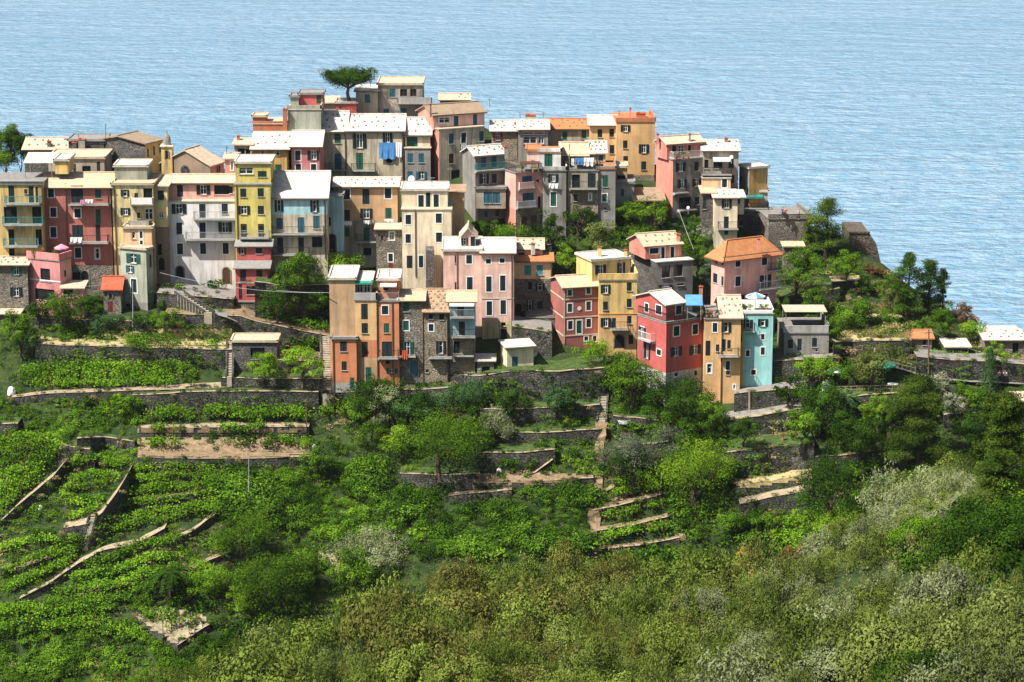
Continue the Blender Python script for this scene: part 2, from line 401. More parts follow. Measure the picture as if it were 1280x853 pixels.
class Face:
    def __init__(s, A, B, out=None):
        """A left foot, B right foot as seen from outside"""
        s.A = Vector((A.x, A.y, 0)); d = Vector((B.x-A.x, B.y-A.y, 0)); s.W = d.length; s.u = d.normalized(); s.n = Vector((s.u.y, -s.u.x, 0)); s.holes = []
    def hit(s, px, py, off=0):
        d = ray(px, py); p0 = s.A + s.n*off
        t = ((p0 - CAM).dot(s.n)) / d.dot(s.n); P = CAM + d*t
        return (P - s.A).dot(s.u), P.z
    def P(s, u, z, off=0): return s.A + s.u*u + Vector((0, 0, z)) + s.n*off
SHUT = {'s': 'sh_dark', 'g': 'sh_green', 'b': 'sh_blue', 't': 'sh_teal', 'r': 'sh_brown', 'R': 'sh_red'}
def window(root, fc, kind, px, py, w, h, rr):
    u0, _ = fc.hit(px-w/2, py); u1, _ = fc.hit(px+w/2, py); _, z1 = fc.hit(px, py-h/2); _, z0 = fc.hit(px, py+h/2)
    if u0 > u1: u0, u1 = u1, u0
    door = 'D' in kind; fr = 'f' in kind; op = 'o' in kind; arch = 'a' in kind
    k = next((c for c in kind if c in 'sgbtrRdwp'), 's')
    sm = SHUT.get(k, 'sh_dark')
    full0, full1 = u0, u1
    if op:
        q = (u1-u0)*.27; u0 += q; u1 -= q
    elif k in 'sgb' and not door and not fr and not arch and w < 9 and rr.random() < .22:
        op = True; q = (u1-u0)*.46; full0 = u0 - q; full1 = u1 + q
        if full0 < .05 or full1 > fc.W-.05: op = False
    u0 = max(.04, u0); u1 = min(fc.W-.04, u1)
    if u1 - u0 < .12: return
    name = 'door' if door else 'window'; mb = MB(); P = fc.P
    if arch:   # arched leaf in a stone surround, set on the wall
        cx = (u0+u1)/2; R = (u1-u0)/2; zs = z1 - R; n = 8
        def arc(R, off): return [P(cx+R*math.cos(math.pi*i/n), zs+R*math.sin(math.pi*i/n), off) for i in range(n+1)]
        inner = [P(u1, z0, .03)] + arc(R, .03) + [P(u0, z0, .03)]
        mb.add(inner, [tuple(range(len(inner)))], 'darkhole' if k == 'd' else sm)
        a, b = arc(R, .07), arc(R+.16, .07)
        for i in range(n): mb.quad(a[i], b[i], b[i+1], a[i+1], 'stonewarm')
        for s_ in (u0-.16, u1): mb.box(P(s_, z0, 0), fc.u*.16, Vector((0, 0, zs-z0)), fc.n*.07, 'stonewarm')
        return mb.build(name, root)
    fc.holes.append((u0, u1, z0, z1)); dep = .16
    if op or k in 'dwp' :
        g = 'darkhole' if k == 'd' and not op else 'glass'
        mb.quad(P(u0, z0, -dep), P(u1, z0, -dep), P(u1, z1, -dep), P(u0, z1, -dep), g)
        fm = 'wframe' if (k == 'w' or op) else ('sh_brown' if k == 'p' else 'sh_dark'); t = .07 if k != 'w' else .09
        for (a, b, c, d) in ((u0, u0+t, z0, z1), (u1-t, u1, z0, z1), (u0+t, u1-t, z1-t, z1), (u0+t, u1-t, z0, z0+t)) + ((((u0+u1)/2-t/2, (u0+u1)/2+t/2, z0+t, z1-t),) if (u1-u0) > .6 else ()):
            mb.box(P(a, c, -dep), fc.u*(b-a), Vector((0, 0, d-c)), fc.n*.05, fm)
        if op or k == 'w':
            zm = z0 + (z1-z0)*.6; mb.box(P(u0+t, zm, -dep), fc.u*(u1-u0-2*t), Vector((0, 0, .05)), fc.n*.04, fm)
    else:      # closed louvred shutters: two leaves with rails and slats
        mb.quad(P(u0, z0, -dep), P(u1, z0, -dep), P(u1, z1, -dep), P(u0, z1, -dep), 'darkhole')
        n2 = 2 if (u1-u0) > .55 else 1; w2 = (u1-u0)/n2
        for i in range(n2):
            a = u0 + i*w2 + .015; b = u0 + (i+1)*w2 - .015; t = .06
            for (x0, x1, y0, y1) in ((a, a+t, z0, z1), (b-t, b, z0, z1), (a+t, b-t, z1-t, z1), (a+t, b-t, z0, z0+t)):
                mb.box(P(x0, y0, -.07), fc.u*(x1-x0), Vector((0, 0, y1-y0)), fc.n*.05, sm)
            z = z0+t
            while z < z1-t-.05:
                mb.quad(P(a+t, z, -.035), P(b-t, z, -.035), P(b-t, z+.11, -.065), P(a+t, z+.11, -.065), sm); z += .12
    wd = mb.build(name, root); 
    if fr:
        m2 = MB(); t = .13; fm = 'whitewash'
        for (a, b, c, d) in ((u0-t, u0, z0-t, z1+t), (u1, u1+t, z0-t, z1+t), (u0, u1, z1, z1+t), (u0, u1, z0-t, z0)):
            m2.box(P(a, c, -.02), fc.u*(b-a), Vector((0, 0, d-c)), fc.n*.05, fm)
        m2.build('frame', wd)
    elif not door:
        m2 = MB(); m2.box(P(u0-.08, z0-.07, -.1), fc.u*(u1-u0+.16), Vector((0, 0, .068)), fc.n*.2, 'concrete'); m2.build('sill', wd)
    if op:
        for s_ in (0, 1):
            ww = (u0-full0) if s_ == 0 else (full1-u1); ww = max(ww, .2); a = (u0-ww) if s_ == 0 else u1
            m3 = MB(); m3.box(P(a, z0, .02), fc.u*ww, Vector((0, 0, z1-z0)), fc.n*.045, sm)
            z = z0+.1
            while z < z1-.1:
                m3.box(P(a+.04, z, .065), fc.u*(ww-.08), Vector((0, 0, .05)), fc.n*.015, sm); z += .14
            m3.build('shutter', wd)
    return wd
def railing(mb, pts, z, mat, hgt=1.0, step=.16):
    for a, b in zip(pts, pts[1:]):
        a = Vector((a.x, a.y, z)); b = Vector((b.x, b.y, z)); L = (b-a).length; u = (b-a)/L if L > 0 else Vector((1,0,0))
        up = Vector((0, 0, 1)); nn = Vector((u.y, -u.x, 0))*.04
        mb.box(a+up*hgt, u*L, nn, up*.05, mat); mb.box(a+up*.1, u*L, nn, up*.04, mat)
        k = max(1, int(L/step))
        for i in range(k+1): mb.box(a+u*(L*i/k-.012)+up*.02, u*.024, nn*.6, up*hgt, mat)
def parapet(mb, pts, z, mat, hgt=.9, th=.2, closed=False, cap=None):
    for a, b in zip(pts, pts[1:]):
        a = Vector((a.x, a.y, z)); b = Vector((b.x, b.y, z)); L = (b-a).length; u = (b-a)/L; nn = Vector((-u.y, u.x, 0))*th
        mb.box(a, u*L, nn, Vector((0, 0, hgt)), mat)
        if cap: mb.box(a+Vector((0,0,hgt+.002))-nn*.15-u*.03, u*(L+.06), nn*1.3, Vector((0, 0, .06)), cap)
def balcony(root, fc, x0, x1, y, dep, style):
    u0, z = fc.hit(x0, y, dep); u1, _ = fc.hit(x1, y, dep); P = fc.P
    mb = MB(); mb.box(P(u0, z, 0.01), fc.u*(u1-u0), fc.n*dep, Vector((0, 0, .16)), 'concrete')
    k = max(2, int((u1-u0)/1.6)+1)
    for i in range(k):
        a = u0 + (u1-u0-.15)*i/(k-1); mb.box(P(a, z-.22, .01), fc.u*.14, fc.n*dep*.6, Vector((0, 0, .218)), 'concrete')
    b = mb.build('balcony', root); m2 = MB()
    pts = [P(u0+.05, 0, .05), P(u0+.05, 0, dep-.06), P(u1-.05, 0, dep-.06), P(u1-.05, 0, .05)]
    if style.startswith('solid'): parapet(m2, pts, z+.16, style[6:] or 'whitewash', .85, .1)
    else: railing(m2, pts, z+.16, {'iron': 'iron', 'pale': 'palemetal', 'blue': 'sh_teal', 'white': 'wframe', 'dark': 'sh_dark'}[style])
    m2.build('railing', b); return b

def front_px(x0, x1, rr): return x0+1.2 if rr.random() < .5 else x1-1.2
def house(label, blocks, name='house', cat='house', group='houses of the hilltop village', small=None):
    root = None; res = []
    for bi, d in enumerate(blocks):
        t = d.get('t', 0); th = math.radians(d.get('th', 0)); Y = d.get('Y'); sd = d.get('sd')
        x0, x1 = X(t, d['x'][0]), X(t, d['x'][1]); yt, yb = Yp(t, d['y'][0]), Yp(t, d['y'][1])
        if Y is None: Y = G((x0+x1)/2, yb, False).y
        ym = (yt+yb)/2; c, s = math.cos(th), math.sin(th)
        D = d.get('D', 9.0)
        if sd:
            xs = X(t, d['xs']); B = Vector((az(xs, ym)*Y, Y, 0))
            if sd == 'L':
                W = (az(x1, ym)*Y - B.x)/(c - az(x1, ym)*s); D = (B.x - az(x0, ym)*Y)/(s + az(x0, ym)*c)
                P0 = B; P1 = B + Vector((c, s, 0))*W; bd = Vector((-s, c, 0))
            else:
                W = (B.x - az(x0, ym)*Y)/(c + az(x0, ym)*s); D = (az(x1, ym)*Y - B.x)/(s - az(x1, ym)*c)
                P1 = B; P0 = B + Vector((-c, s, 0))*W; bd = Vector((s, c, 0))
            D = min(D, d.get('Dmax', 14))
        else:
            A = Vector((az(x0, ym)*Y, Y, 0)); W = (az(x1, ym)*Y - A.x)/(c - az(x1, ym)*s)
            P0 = A; P1 = A + Vector((c, s, 0))*W; bd = Vector((-s, c, 0))
        P2, P3 = P1 + bd*D, P0 + bd*D
        zb = H - Y*td(yb)
        low = min(hterr(p.x, p.y) for p in (P0, P1, P2, P3)) - .6 if not d.get('upper') else zb
        ze = H - Y*td(yt); zl = min(zb, low) - .3 if not d.get('upper') else zb - .05
        fu = (P1-P0).normalized(); up = Vector((0, 0, 1))
        if root is None:
            cen = (P0+P1+P2+P3)/4; root = empty(name, (cen.x, cen.y, min(zb, low)), label, cat, group)
        rt = d.get('r', ('flat', None, 'W')); typ, yr, rm = rt[0], rt[1], rt[2]
        if yr is not None: yr = Yp(t, yr)
        front, right, back, left = Face(P0, P1), Face(P1, P2), Face(P2, P3), Face(P3, P0)
        rr = random.Random(int(x0*13+yt))
        for w in (d.get('w') or '').split(';'):
            w = w.split()
            if not w: continue
            k, nums = (w[0], w[1]) if len(w) > 1 else (d.get('k', 's'), w[0])
            q = [float(v) for v in nums.split(',')]; tt = TX[t][2]
            px, py, ww, hh = X(t, q[0]), Yp(t, q[1]), q[2]/tt, q[3]/tt
            fc = front
            if sd == 'L' and px < xs: fc = left
            if sd == 'R' and px > xs: fc = right
            if small is None or 1: window(root, fc, k, px, py, ww, hh, rr)
        # wall faces: cut at openings and at changes of render
        m = d.get('m', 'cream'); bands = [(m, None)] if isinstance(m, str) else m     # [(mat, lower row), ...]
        lim = [(mm, -1e9 if yy is None else H - Y*td(Yp(t, yy))) for mm, yy in bands]
        mb = MB()
        def zat(b): # wall top at the back for single-pitch roofs
            return ze
        zr = None
        if typ in ('shed', 'gable', 'hip'):
            bd_ = {'shed': D, 'gable': D/2, 'hip': D/2}[typ]; mid = (P0+P1)/2 + bd*bd_
            zr = max(H - mid.y*td(yr), ze + (.25 if typ != 'shed' else .15))
        if typ == 'front':
            ar = (front.hit(X(t, rt[3]), yr)[0] if len(rt) > 3 and rt[3] is not None else W/2); zr = front.hit(X(t, rt[3]) if len(rt) > 3 and rt[3] is not None else (x0+x1)/2, yr)[1]
            zel = zer = ze
            if len(rt) > 4: zel = front.hit(X(t, d['x'][0]) , Yp(t, rt[4]))[1]; 
            if len(rt) > 5: zer = front.hit(xs if sd == 'R' else x1, Yp(t, rt[5]))[1]
            ze = min(zel, zer)
        for fi, fc in enumerate((front, right, back, left)):
            us = {0.0, fc.W}; zs = {zl, ze}
            for (a, b, c0, c1) in fc.holes:
                us |= {max(0, min(fc.W, a)), max(0, min(fc.W, b))}; zs |= {c0, c1}
            for mm, zz in lim:
                if zl < zz < ze: zs.add(zz)
            us = sorted(us); zs = sorted(z for z in zs if zl <= z <= ze)
            for i in range(len(us)-1):
                for j in range(len(zs)-1):
                    uu, zz = (us[i]+us[i+1])/2, (zs[j]+zs[j+1])/2
                    if any(a < uu < b and c0 < zz < c1 for (a, b, c0, c1) in fc.holes): continue
                    mat = next((mm for mm, l in lim if zz > l), lim[-1][0])
                    if d.get('sm') and fi == (3 if sd == 'L' else 1) : mat = d['sm'] if lim[-1][0] == mat or len(lim) == 1 else mat
                    mb.quad(fc.P(us[i], zs[j]), fc.P(us[i+1], zs[j]), fc.P(us[i+1], zs[j+1]), fc.P(us[i], zs[j+1]), mat)
            for (a, b, c0, c1) in fc.holes:
                mat = next((mm for mm, l in lim if (c0+c1)/2 > l), lim[-1][0]); o = -.16
                for q in (((a, c0), (a, c1)), ((a, c1), (b, c1)), ((b, c1), (b, c0)), ((b, c0), (a, c0))):
                    (p0, r0), (p1, r1) = q
                    mb.quad(fc.P(p0, r0), fc.P(p1, r1), fc.P(p1, r1, o), fc.P(p0, r0, o), mat)
        mtop = lim[0][0]; smt = d.get('sm') or mtop
        E = [P + up*ze for P in (P0, P1, P2, P3)]
        o = d.get('oh', .32); roof = MB(); tk = .16
        if typ == 'shed':
            a, b = P3+up*zr, P2+up*zr
            mb.add([E[3], E[0], a], [(0, 1, 2)], smt); mb.add([E[1], E[2], b], [(0, 1, 2)], smt); mb.quad(E[2], E[3], a, b, mtop)
            sl_ = (zr-ze)/D
            roof.slab([P0-fu*o-bd*o+up*(ze-o*sl_+tk), P1+fu*o-bd*o+up*(ze-o*sl_+tk), b+fu*o+bd*.1+up*tk, a-fu*o+bd*.1+up*tk], tk, rm)
            surf = ((P0, P1, P2, P3), ze, zr, D)
        elif typ == 'gable':
            a, b = P0+bd*D/2+up*zr, P1+bd*D/2+up*zr; sl_ = (zr-ze)/(D/2)
            mb.add([E[3], E[0], a], [(0, 1, 2)], smt); mb.add([E[1], E[2], b], [(0, 1, 2)], smt)
            roof.slab([P0-fu*o-bd*o+up*(ze-o*sl_+tk), P1+fu*o-bd*o+up*(ze-o*sl_+tk), b+fu*o+up*tk, a-fu*o+up*tk], tk, rm)
            roof.slab([a-fu*o+up*tk, b+fu*o+up*tk, P2+fu*o+bd*o+up*(ze-o*sl_+tk), P3-fu*o+bd*o+up*(ze-o*sl_+tk)], tk, rm)
            roof.tube(a-fu*o+up*(tk+.03), b+fu*o+up*(tk+.03), .13, d.get('ridge', rm))
        elif typ == 'hip':
            ins = min(W, D)/2*d.get('ins', .9); a, b = P0+bd*D/2+fu*ins+up*zr, P1+bd*D/2-fu*ins+up*zr; s2 = (zr-ze)/(D/2)*o
            q = [P0-fu*o-bd*o+up*(ze-s2+tk), P1+fu*o-bd*o+up*(ze-s2+tk), P2+fu*o+bd*o+up*(ze-s2+tk), P3-fu*o+bd*o+up*(ze-s2+tk)]; a = a+up*tk; b = b+up*tk
            roof.add(q+[a, b], [(0,1,5,4), (1,2,5), (2,3,4,5), (3,0,4)], rm)
            q2 = [v - up*.14 for v in q]; roof.add(q+q2, [(0,4,5,1), (1,5,6,2), (2,6,7,3), (3,7,4,0), (7,6,5,4)], 'rooftrim' if rm in 'OR' else rm)
            for u_, v_ in ((q[0], a), (q[1], b), (a, b)): roof.tube(u_, v_, .12, rm)
        elif typ == 'front':
            a, b = P0+fu*ar+up*zr, P3+fu*ar+up*zr
            Lf, Rt = P0+up*ze, P1+up*ze
            mb.add([P0+up*ze, P1+up*ze, a], [(0, 1, 2)], mtop); mb.add([P2+up*ze, P3+up*ze, b], [(0, 1, 2)], mtop)
            s1 = (zr-ze)/max(ar, .1)*o; s2 = (zr-ze)/max(W-ar, .1)*o
            roof.slab([P0-fu*o-bd*o+up*(ze-s1+tk), a-bd*o+up*tk, b+bd*o+up*tk, P3-fu*o+bd*o+up*(ze-s1+tk)], tk, rm)
            roof.slab([a-bd*o+up*tk, P1+fu*o-bd*o+up*(ze-s2+tk), P2+fu*o+bd*o+up*(ze-s2+tk), b+bd*o+up*tk], tk, rm)
            roof.tube(a-bd*o+up*(tk+.02), b+bd*o+up*(tk+.02), .12, rm)
        elif typ == 'flat':
            oo = d.get('oh', .22)
            q = [P0-fu*oo-bd*oo, P1+fu*oo-bd*oo, P2+fu*oo+bd*oo, P3-fu*oo+bd*oo]
            roof.slab([p+up*(ze+.2) for p in q], .2, rm)
            parapet(roof, [p+fu*0 for p in (q[0], q[1], q[2], q[3], q[0])], ze+.202, rm, .12, .22)
        elif typ == 'terr':
            ph = rt[3] if len(rt) > 3 else .8; pm = rt[4] if len(rt) > 4 else mtop
            q = [P0-fu*.12-bd*.12, P1+fu*.12-bd*.12, P2+fu*.12+bd*.12, P3-fu*.12+bd*.12]
            roof.slab([p+up*(ze+.14) for p in q], .14, rm)
            if ph > 0: parapet(roof, [q[0], q[1], q[2]] if not d.get('parl') else [q[3], q[0], q[1], q[2]], ze+.142, pm, ph, .2, cap=d.get('cap'))
            if ph < 0:
                rl = MB(); railing(rl, [q[3]+fu*.2-bd*.1, q[0]+fu*.2+bd*.15, q[1]-fu*.2+bd*.15, q[2]-fu*.2-bd*.1], ze+.14, pm if pm in ('iron', 'palemetal', 'wframe') else 'palemetal'); rl_o = rl
        if d.get('dots') and typ in ('shed', 'gable'):   # stones laid on the slates against the wind
            dd = D if typ == 'shed' else D/2; rows = d['dots']
            nx = max(4, int(W/1.05))
            for j in range(rows):
                for i in range(nx):
                    bb = (j+.6+.16*rr.uniform(-1, 1))/rows*dd*.93; aa = (i+.5+(.5 if j % 2 else 0)*.8+.22*rr.uniform(-1, 1))/nx*W
                    if aa > W or rr.random() < .12: continue
                    z = ze+(zr-ze)*bb/dd+tk+.004; p = P0+fu*aa+bd*bb+up*z; q = .13+.09*rr.random()
                    roof.box(p, fu*q*1.2, bd*q*1.5+up*(zr-ze)/dd*q*1.5, up*.13, 'stoneblock')
        wn = mb.build('wall' if bi == 0 else 'upper_wall', root)
        ro = roof.build('roof', root)
        if typ == 'terr' and len(rt) > 3 and rt[3] < 0: rl_o.build('railing', root)
        if d.get('gut', typ in ('shed', 'gable', 'hip')) and W > 3:   # eaves gutter and a drain pipe down the render
            gm = MB(); e0 = P0-bd*(o+.05)+up*(ze+.02); gm.tube(e0-fu*o, e0+fu*(W+o), .07, d.get('gm', 'wood'), 5)
            pu = d.get('pipe', None)
            if pu is None and not sd and not d.get('upper') and rr.random() < .6: pu = (front_px(x0, x1, rr) - TX[t][0])*TX[t][2]
            if pu is not None: 
                uq, _ = front.hit(X(t, pu), ym); gm.tube(front.P(uq, ze-.1, .09), front.P(uq, max(zl, zb-.2), .09), .06, d.get('gm', 'wood'), 5)
            gm.build('gutter', root)
        elif d.get('pipe') is not None:
            gm = MB(); uq, _ = front.hit(X(t, d['pipe']), ym); gm.tube(front.P(uq, ze-.1, .09), front.P(uq, max(zl, zb-.2), .09), .06, d.get('gm', 'wood'), 5); gm.build('drain_pipe', root)
        if d.get('edge'):   # pale corner and string-course lines
            em = MB()
            for yy in d['edge']:
                for fc in (front, left):
                    if fc is left and sd != 'L': continue
                    z = H - Y*td(Yp(t, yy)); em.box(fc.P(0, z-.07, .004), fc.u*fc.W, fc.n*.05, up*.14, d.get('edgem', 'beigetrim'))
            if d.get('quoin'): 
                em.box(front.P(0, zb, .056), fc.u*0+front.u*.16, front.n*.01, up*(ze-zb-.05), 'beigetrim')
            em.build('string_course', root)
        for bl in d.get('b', []):
            bx0, bx1, by, bdep, st = bl[:5]; fc = front
            if sd == 'L' and X(t, (bx0+bx1)/2) < xs: fc = left
            if sd == 'R' and X(t, (bx0+bx1)/2) > xs: fc = right
            balcony(root, fc, X(t, bx0), X(t, bx1), Yp(t, by), bdep, st)
        for cc in d.get('c', []):
            cx, cy0, cy1, cw = cc[:4]; cb = cc[4] if len(cc) > 4 else .4; cm = cc[5] if len(cc) > 5 else 'oldcream'
            yq = (P0.y+P3.y)/2*0 + P0.y + D*cb; top = at(X(t, cx), Yp(t, cy0), yq); bot = at(X(t, cx), Yp(t, cy1), yq)
            wdt = cw/TX[t][2]/F*yq; km = MB(); k_ = Vector((top.x-wdt/2, yq-wdt/2, bot.z-.7))
            km.box(k_, (wdt, 0, 0), (0, wdt, 0), (0, 0, top.z-k_.z), cm)
            km.box((k_.x-.07, k_.y-.07, top.z+.002), (wdt+.14, 0, 0), (0, wdt+.14, 0), (0, 0, .07), 'clayred')
            km.box((k_.x+.1, k_.y+.1, top.z+.074), (wdt*.3, 0, 0), (0, wdt*.3, 0), (0, 0, .18), 'clayred')
            km.build('chimney', ro)
        for ex in d.get('ex', []): ex(root, front, left, right, ze)
        res.append(dict(front=front, left=left, right=right, P=(P0, P1, P2, P3), ze=ze, zr=zr, D=D, W=W, Y=Y, root=root, t=t))
    return res
def awning(px0, px1, py0, py1, dep, mat, t=0):
    def f(root, front, left, right, ze):
        u0, z1 = front.hit(X(t, px0), Yp(t, py0)); u1, _ = front.hit(X(t, px1), Yp(t, py0)); _, z2 = front.hit(X(t, px0), Yp(t, py1), dep)
        mb = MB(); mb.slab([front.P(u0, z2, dep), front.P(u1, z2, dep), front.P(u1, z1, .05), front.P(u0, z1, .05)], .05, mat)
        mb.box(front.P(u0, z2-.25, dep), front.u*(u1-u0), front.n*.02, Vector((0, 0, .22)), mat); mb.build('awning', root)
    return f
# ------------------------------------------------------------------ terraces, stairs and paths of the hill
# village retaining walls
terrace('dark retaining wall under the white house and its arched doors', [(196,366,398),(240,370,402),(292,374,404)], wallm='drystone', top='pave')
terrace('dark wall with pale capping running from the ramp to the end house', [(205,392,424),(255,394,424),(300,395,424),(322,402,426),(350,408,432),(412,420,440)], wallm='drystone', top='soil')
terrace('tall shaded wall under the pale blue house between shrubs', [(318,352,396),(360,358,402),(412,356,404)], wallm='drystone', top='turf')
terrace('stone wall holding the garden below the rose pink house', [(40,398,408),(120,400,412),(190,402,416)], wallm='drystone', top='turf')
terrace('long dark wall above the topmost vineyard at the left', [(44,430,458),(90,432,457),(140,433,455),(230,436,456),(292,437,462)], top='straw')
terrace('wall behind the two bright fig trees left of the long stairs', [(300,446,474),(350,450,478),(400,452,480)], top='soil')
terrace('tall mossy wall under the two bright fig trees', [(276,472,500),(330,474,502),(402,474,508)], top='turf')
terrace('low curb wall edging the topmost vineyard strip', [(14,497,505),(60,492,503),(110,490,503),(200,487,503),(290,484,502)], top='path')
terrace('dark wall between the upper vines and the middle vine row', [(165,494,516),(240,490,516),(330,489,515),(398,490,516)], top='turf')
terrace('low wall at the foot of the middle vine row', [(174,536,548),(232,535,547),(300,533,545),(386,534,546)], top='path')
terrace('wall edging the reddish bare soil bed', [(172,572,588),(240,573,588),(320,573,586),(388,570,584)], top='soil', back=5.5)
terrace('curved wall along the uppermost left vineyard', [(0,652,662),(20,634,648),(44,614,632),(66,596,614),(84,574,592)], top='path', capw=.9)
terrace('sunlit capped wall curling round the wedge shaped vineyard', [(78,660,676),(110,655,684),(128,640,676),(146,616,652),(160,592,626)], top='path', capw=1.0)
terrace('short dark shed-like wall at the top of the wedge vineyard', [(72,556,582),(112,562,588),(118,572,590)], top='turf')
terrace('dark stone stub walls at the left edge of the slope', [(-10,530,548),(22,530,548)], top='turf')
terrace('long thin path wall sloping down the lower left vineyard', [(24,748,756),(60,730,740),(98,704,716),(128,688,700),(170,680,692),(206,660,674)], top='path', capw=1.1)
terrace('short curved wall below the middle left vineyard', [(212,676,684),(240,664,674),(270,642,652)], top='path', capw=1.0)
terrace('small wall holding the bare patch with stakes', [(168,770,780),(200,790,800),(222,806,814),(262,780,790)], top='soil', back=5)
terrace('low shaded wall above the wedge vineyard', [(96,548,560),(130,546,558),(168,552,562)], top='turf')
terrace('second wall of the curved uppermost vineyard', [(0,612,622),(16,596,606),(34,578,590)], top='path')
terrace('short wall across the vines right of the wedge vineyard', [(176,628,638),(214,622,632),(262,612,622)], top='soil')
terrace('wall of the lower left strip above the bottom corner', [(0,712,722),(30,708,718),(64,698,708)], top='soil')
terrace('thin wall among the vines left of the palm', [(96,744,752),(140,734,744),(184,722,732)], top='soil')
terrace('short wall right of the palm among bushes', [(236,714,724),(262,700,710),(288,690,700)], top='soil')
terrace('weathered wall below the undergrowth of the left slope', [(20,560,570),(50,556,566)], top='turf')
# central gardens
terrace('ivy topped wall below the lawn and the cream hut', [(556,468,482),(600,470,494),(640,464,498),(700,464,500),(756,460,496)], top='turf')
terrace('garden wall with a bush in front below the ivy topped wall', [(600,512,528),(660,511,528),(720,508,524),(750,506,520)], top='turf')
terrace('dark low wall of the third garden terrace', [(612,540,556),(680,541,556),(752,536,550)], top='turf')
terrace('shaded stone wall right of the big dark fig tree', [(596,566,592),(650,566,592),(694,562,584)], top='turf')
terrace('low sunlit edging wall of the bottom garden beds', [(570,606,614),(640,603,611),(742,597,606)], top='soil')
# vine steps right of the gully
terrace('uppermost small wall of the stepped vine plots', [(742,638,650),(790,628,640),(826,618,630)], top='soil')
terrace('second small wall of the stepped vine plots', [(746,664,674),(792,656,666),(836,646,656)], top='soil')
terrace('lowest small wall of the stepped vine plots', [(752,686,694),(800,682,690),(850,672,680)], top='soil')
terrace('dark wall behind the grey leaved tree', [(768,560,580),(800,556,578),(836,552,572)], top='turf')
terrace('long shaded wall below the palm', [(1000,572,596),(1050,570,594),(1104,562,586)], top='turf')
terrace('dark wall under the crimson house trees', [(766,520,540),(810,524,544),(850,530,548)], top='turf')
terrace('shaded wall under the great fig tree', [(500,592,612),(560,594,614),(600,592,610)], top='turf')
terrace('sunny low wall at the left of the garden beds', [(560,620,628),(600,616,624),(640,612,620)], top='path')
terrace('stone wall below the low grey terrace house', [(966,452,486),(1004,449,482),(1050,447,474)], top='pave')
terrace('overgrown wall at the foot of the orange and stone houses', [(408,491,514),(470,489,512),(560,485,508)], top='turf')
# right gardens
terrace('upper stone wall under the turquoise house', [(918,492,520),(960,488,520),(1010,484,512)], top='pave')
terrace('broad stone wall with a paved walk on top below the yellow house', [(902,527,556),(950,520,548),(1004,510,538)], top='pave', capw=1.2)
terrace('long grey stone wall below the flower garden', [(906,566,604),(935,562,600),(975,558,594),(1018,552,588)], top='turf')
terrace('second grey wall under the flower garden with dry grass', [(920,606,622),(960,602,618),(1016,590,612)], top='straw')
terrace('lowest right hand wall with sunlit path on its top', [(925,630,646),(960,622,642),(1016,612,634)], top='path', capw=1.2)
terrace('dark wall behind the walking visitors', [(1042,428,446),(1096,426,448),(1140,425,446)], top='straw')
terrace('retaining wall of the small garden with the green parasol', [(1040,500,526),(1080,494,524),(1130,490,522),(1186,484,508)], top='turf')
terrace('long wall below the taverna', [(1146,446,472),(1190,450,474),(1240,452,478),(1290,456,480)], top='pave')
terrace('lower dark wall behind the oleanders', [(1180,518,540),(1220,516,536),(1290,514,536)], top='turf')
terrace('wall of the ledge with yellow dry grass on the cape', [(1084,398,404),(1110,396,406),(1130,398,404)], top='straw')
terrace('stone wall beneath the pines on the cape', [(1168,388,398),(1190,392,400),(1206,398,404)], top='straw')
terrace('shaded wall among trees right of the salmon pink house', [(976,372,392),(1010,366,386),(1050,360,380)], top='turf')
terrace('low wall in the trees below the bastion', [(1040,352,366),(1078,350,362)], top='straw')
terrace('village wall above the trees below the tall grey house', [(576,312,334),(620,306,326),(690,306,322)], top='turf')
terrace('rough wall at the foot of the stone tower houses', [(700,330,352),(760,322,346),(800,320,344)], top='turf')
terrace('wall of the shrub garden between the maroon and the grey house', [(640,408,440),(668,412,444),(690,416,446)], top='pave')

def stairs(label, p0, p1, wpx, n, nb=False, m='step'):
    """straight flight on the slope from pixel p0 (top) to p1 (foot)"""
    mb = MB(); pts = []
    a, b = G(*p0, near=False), G(*p1, near=False); a.z += .5; b.z += .25
    w = wpx/F*((a.y+b.y)/2)
    for i in range(n):
        t = (i+.5)/n; c = a.lerp(b, t); d = (b-a)/n
        mb.box((c.x-w/2, c.y-abs(d.y)*.7-.02, c.z-1.6), (w, 0, 0), (0, max(.32, abs(d.y)*.45), 0), (0, 0, 1.6), m)
        mb.box((c.x-w/2, c.y-abs(d.y)*.7+.36, c.z-1.9), (w, 0, 0), (0, max(.6, abs(d.y)*1.2), 0), (0, 0, 1.78), 'stonedark')
    d_ = (b-a)
    for s_ in (-1, 1):
        x = s_*(w/2+.12)
        mb.box((a.x+x-.12, a.y, a.z-1.6), d_, (.24, 0, 0), (0, 0, 1.95), 'drystone')
    o = mb.build('stairs', origin=(a+b)/2); tag(o, label, 'stairs', 'outdoor stone stairs'); return o
stairs('long steep stairs climbing beside the tan and orange house', (407,424), (409,496), 11, 26)
stairs('narrow stone stairs beside the pale slab hut above the vines', (288,432), (287,474), 6, 14)
stairs('short flight set in the curved wall of the wedge vineyard', (117,650), (106,688), 7, 11)
stairs('stairs with a rail right of the turquoise house', (974,398), (985,438), 7, 14)
stairs('steep garden stairs down the middle gully beside the mossy walls', (757,458), (752,530), 9, 22)
stairs('upper ramp stairs under the white house', (225,372), (262,394), 10, 10)

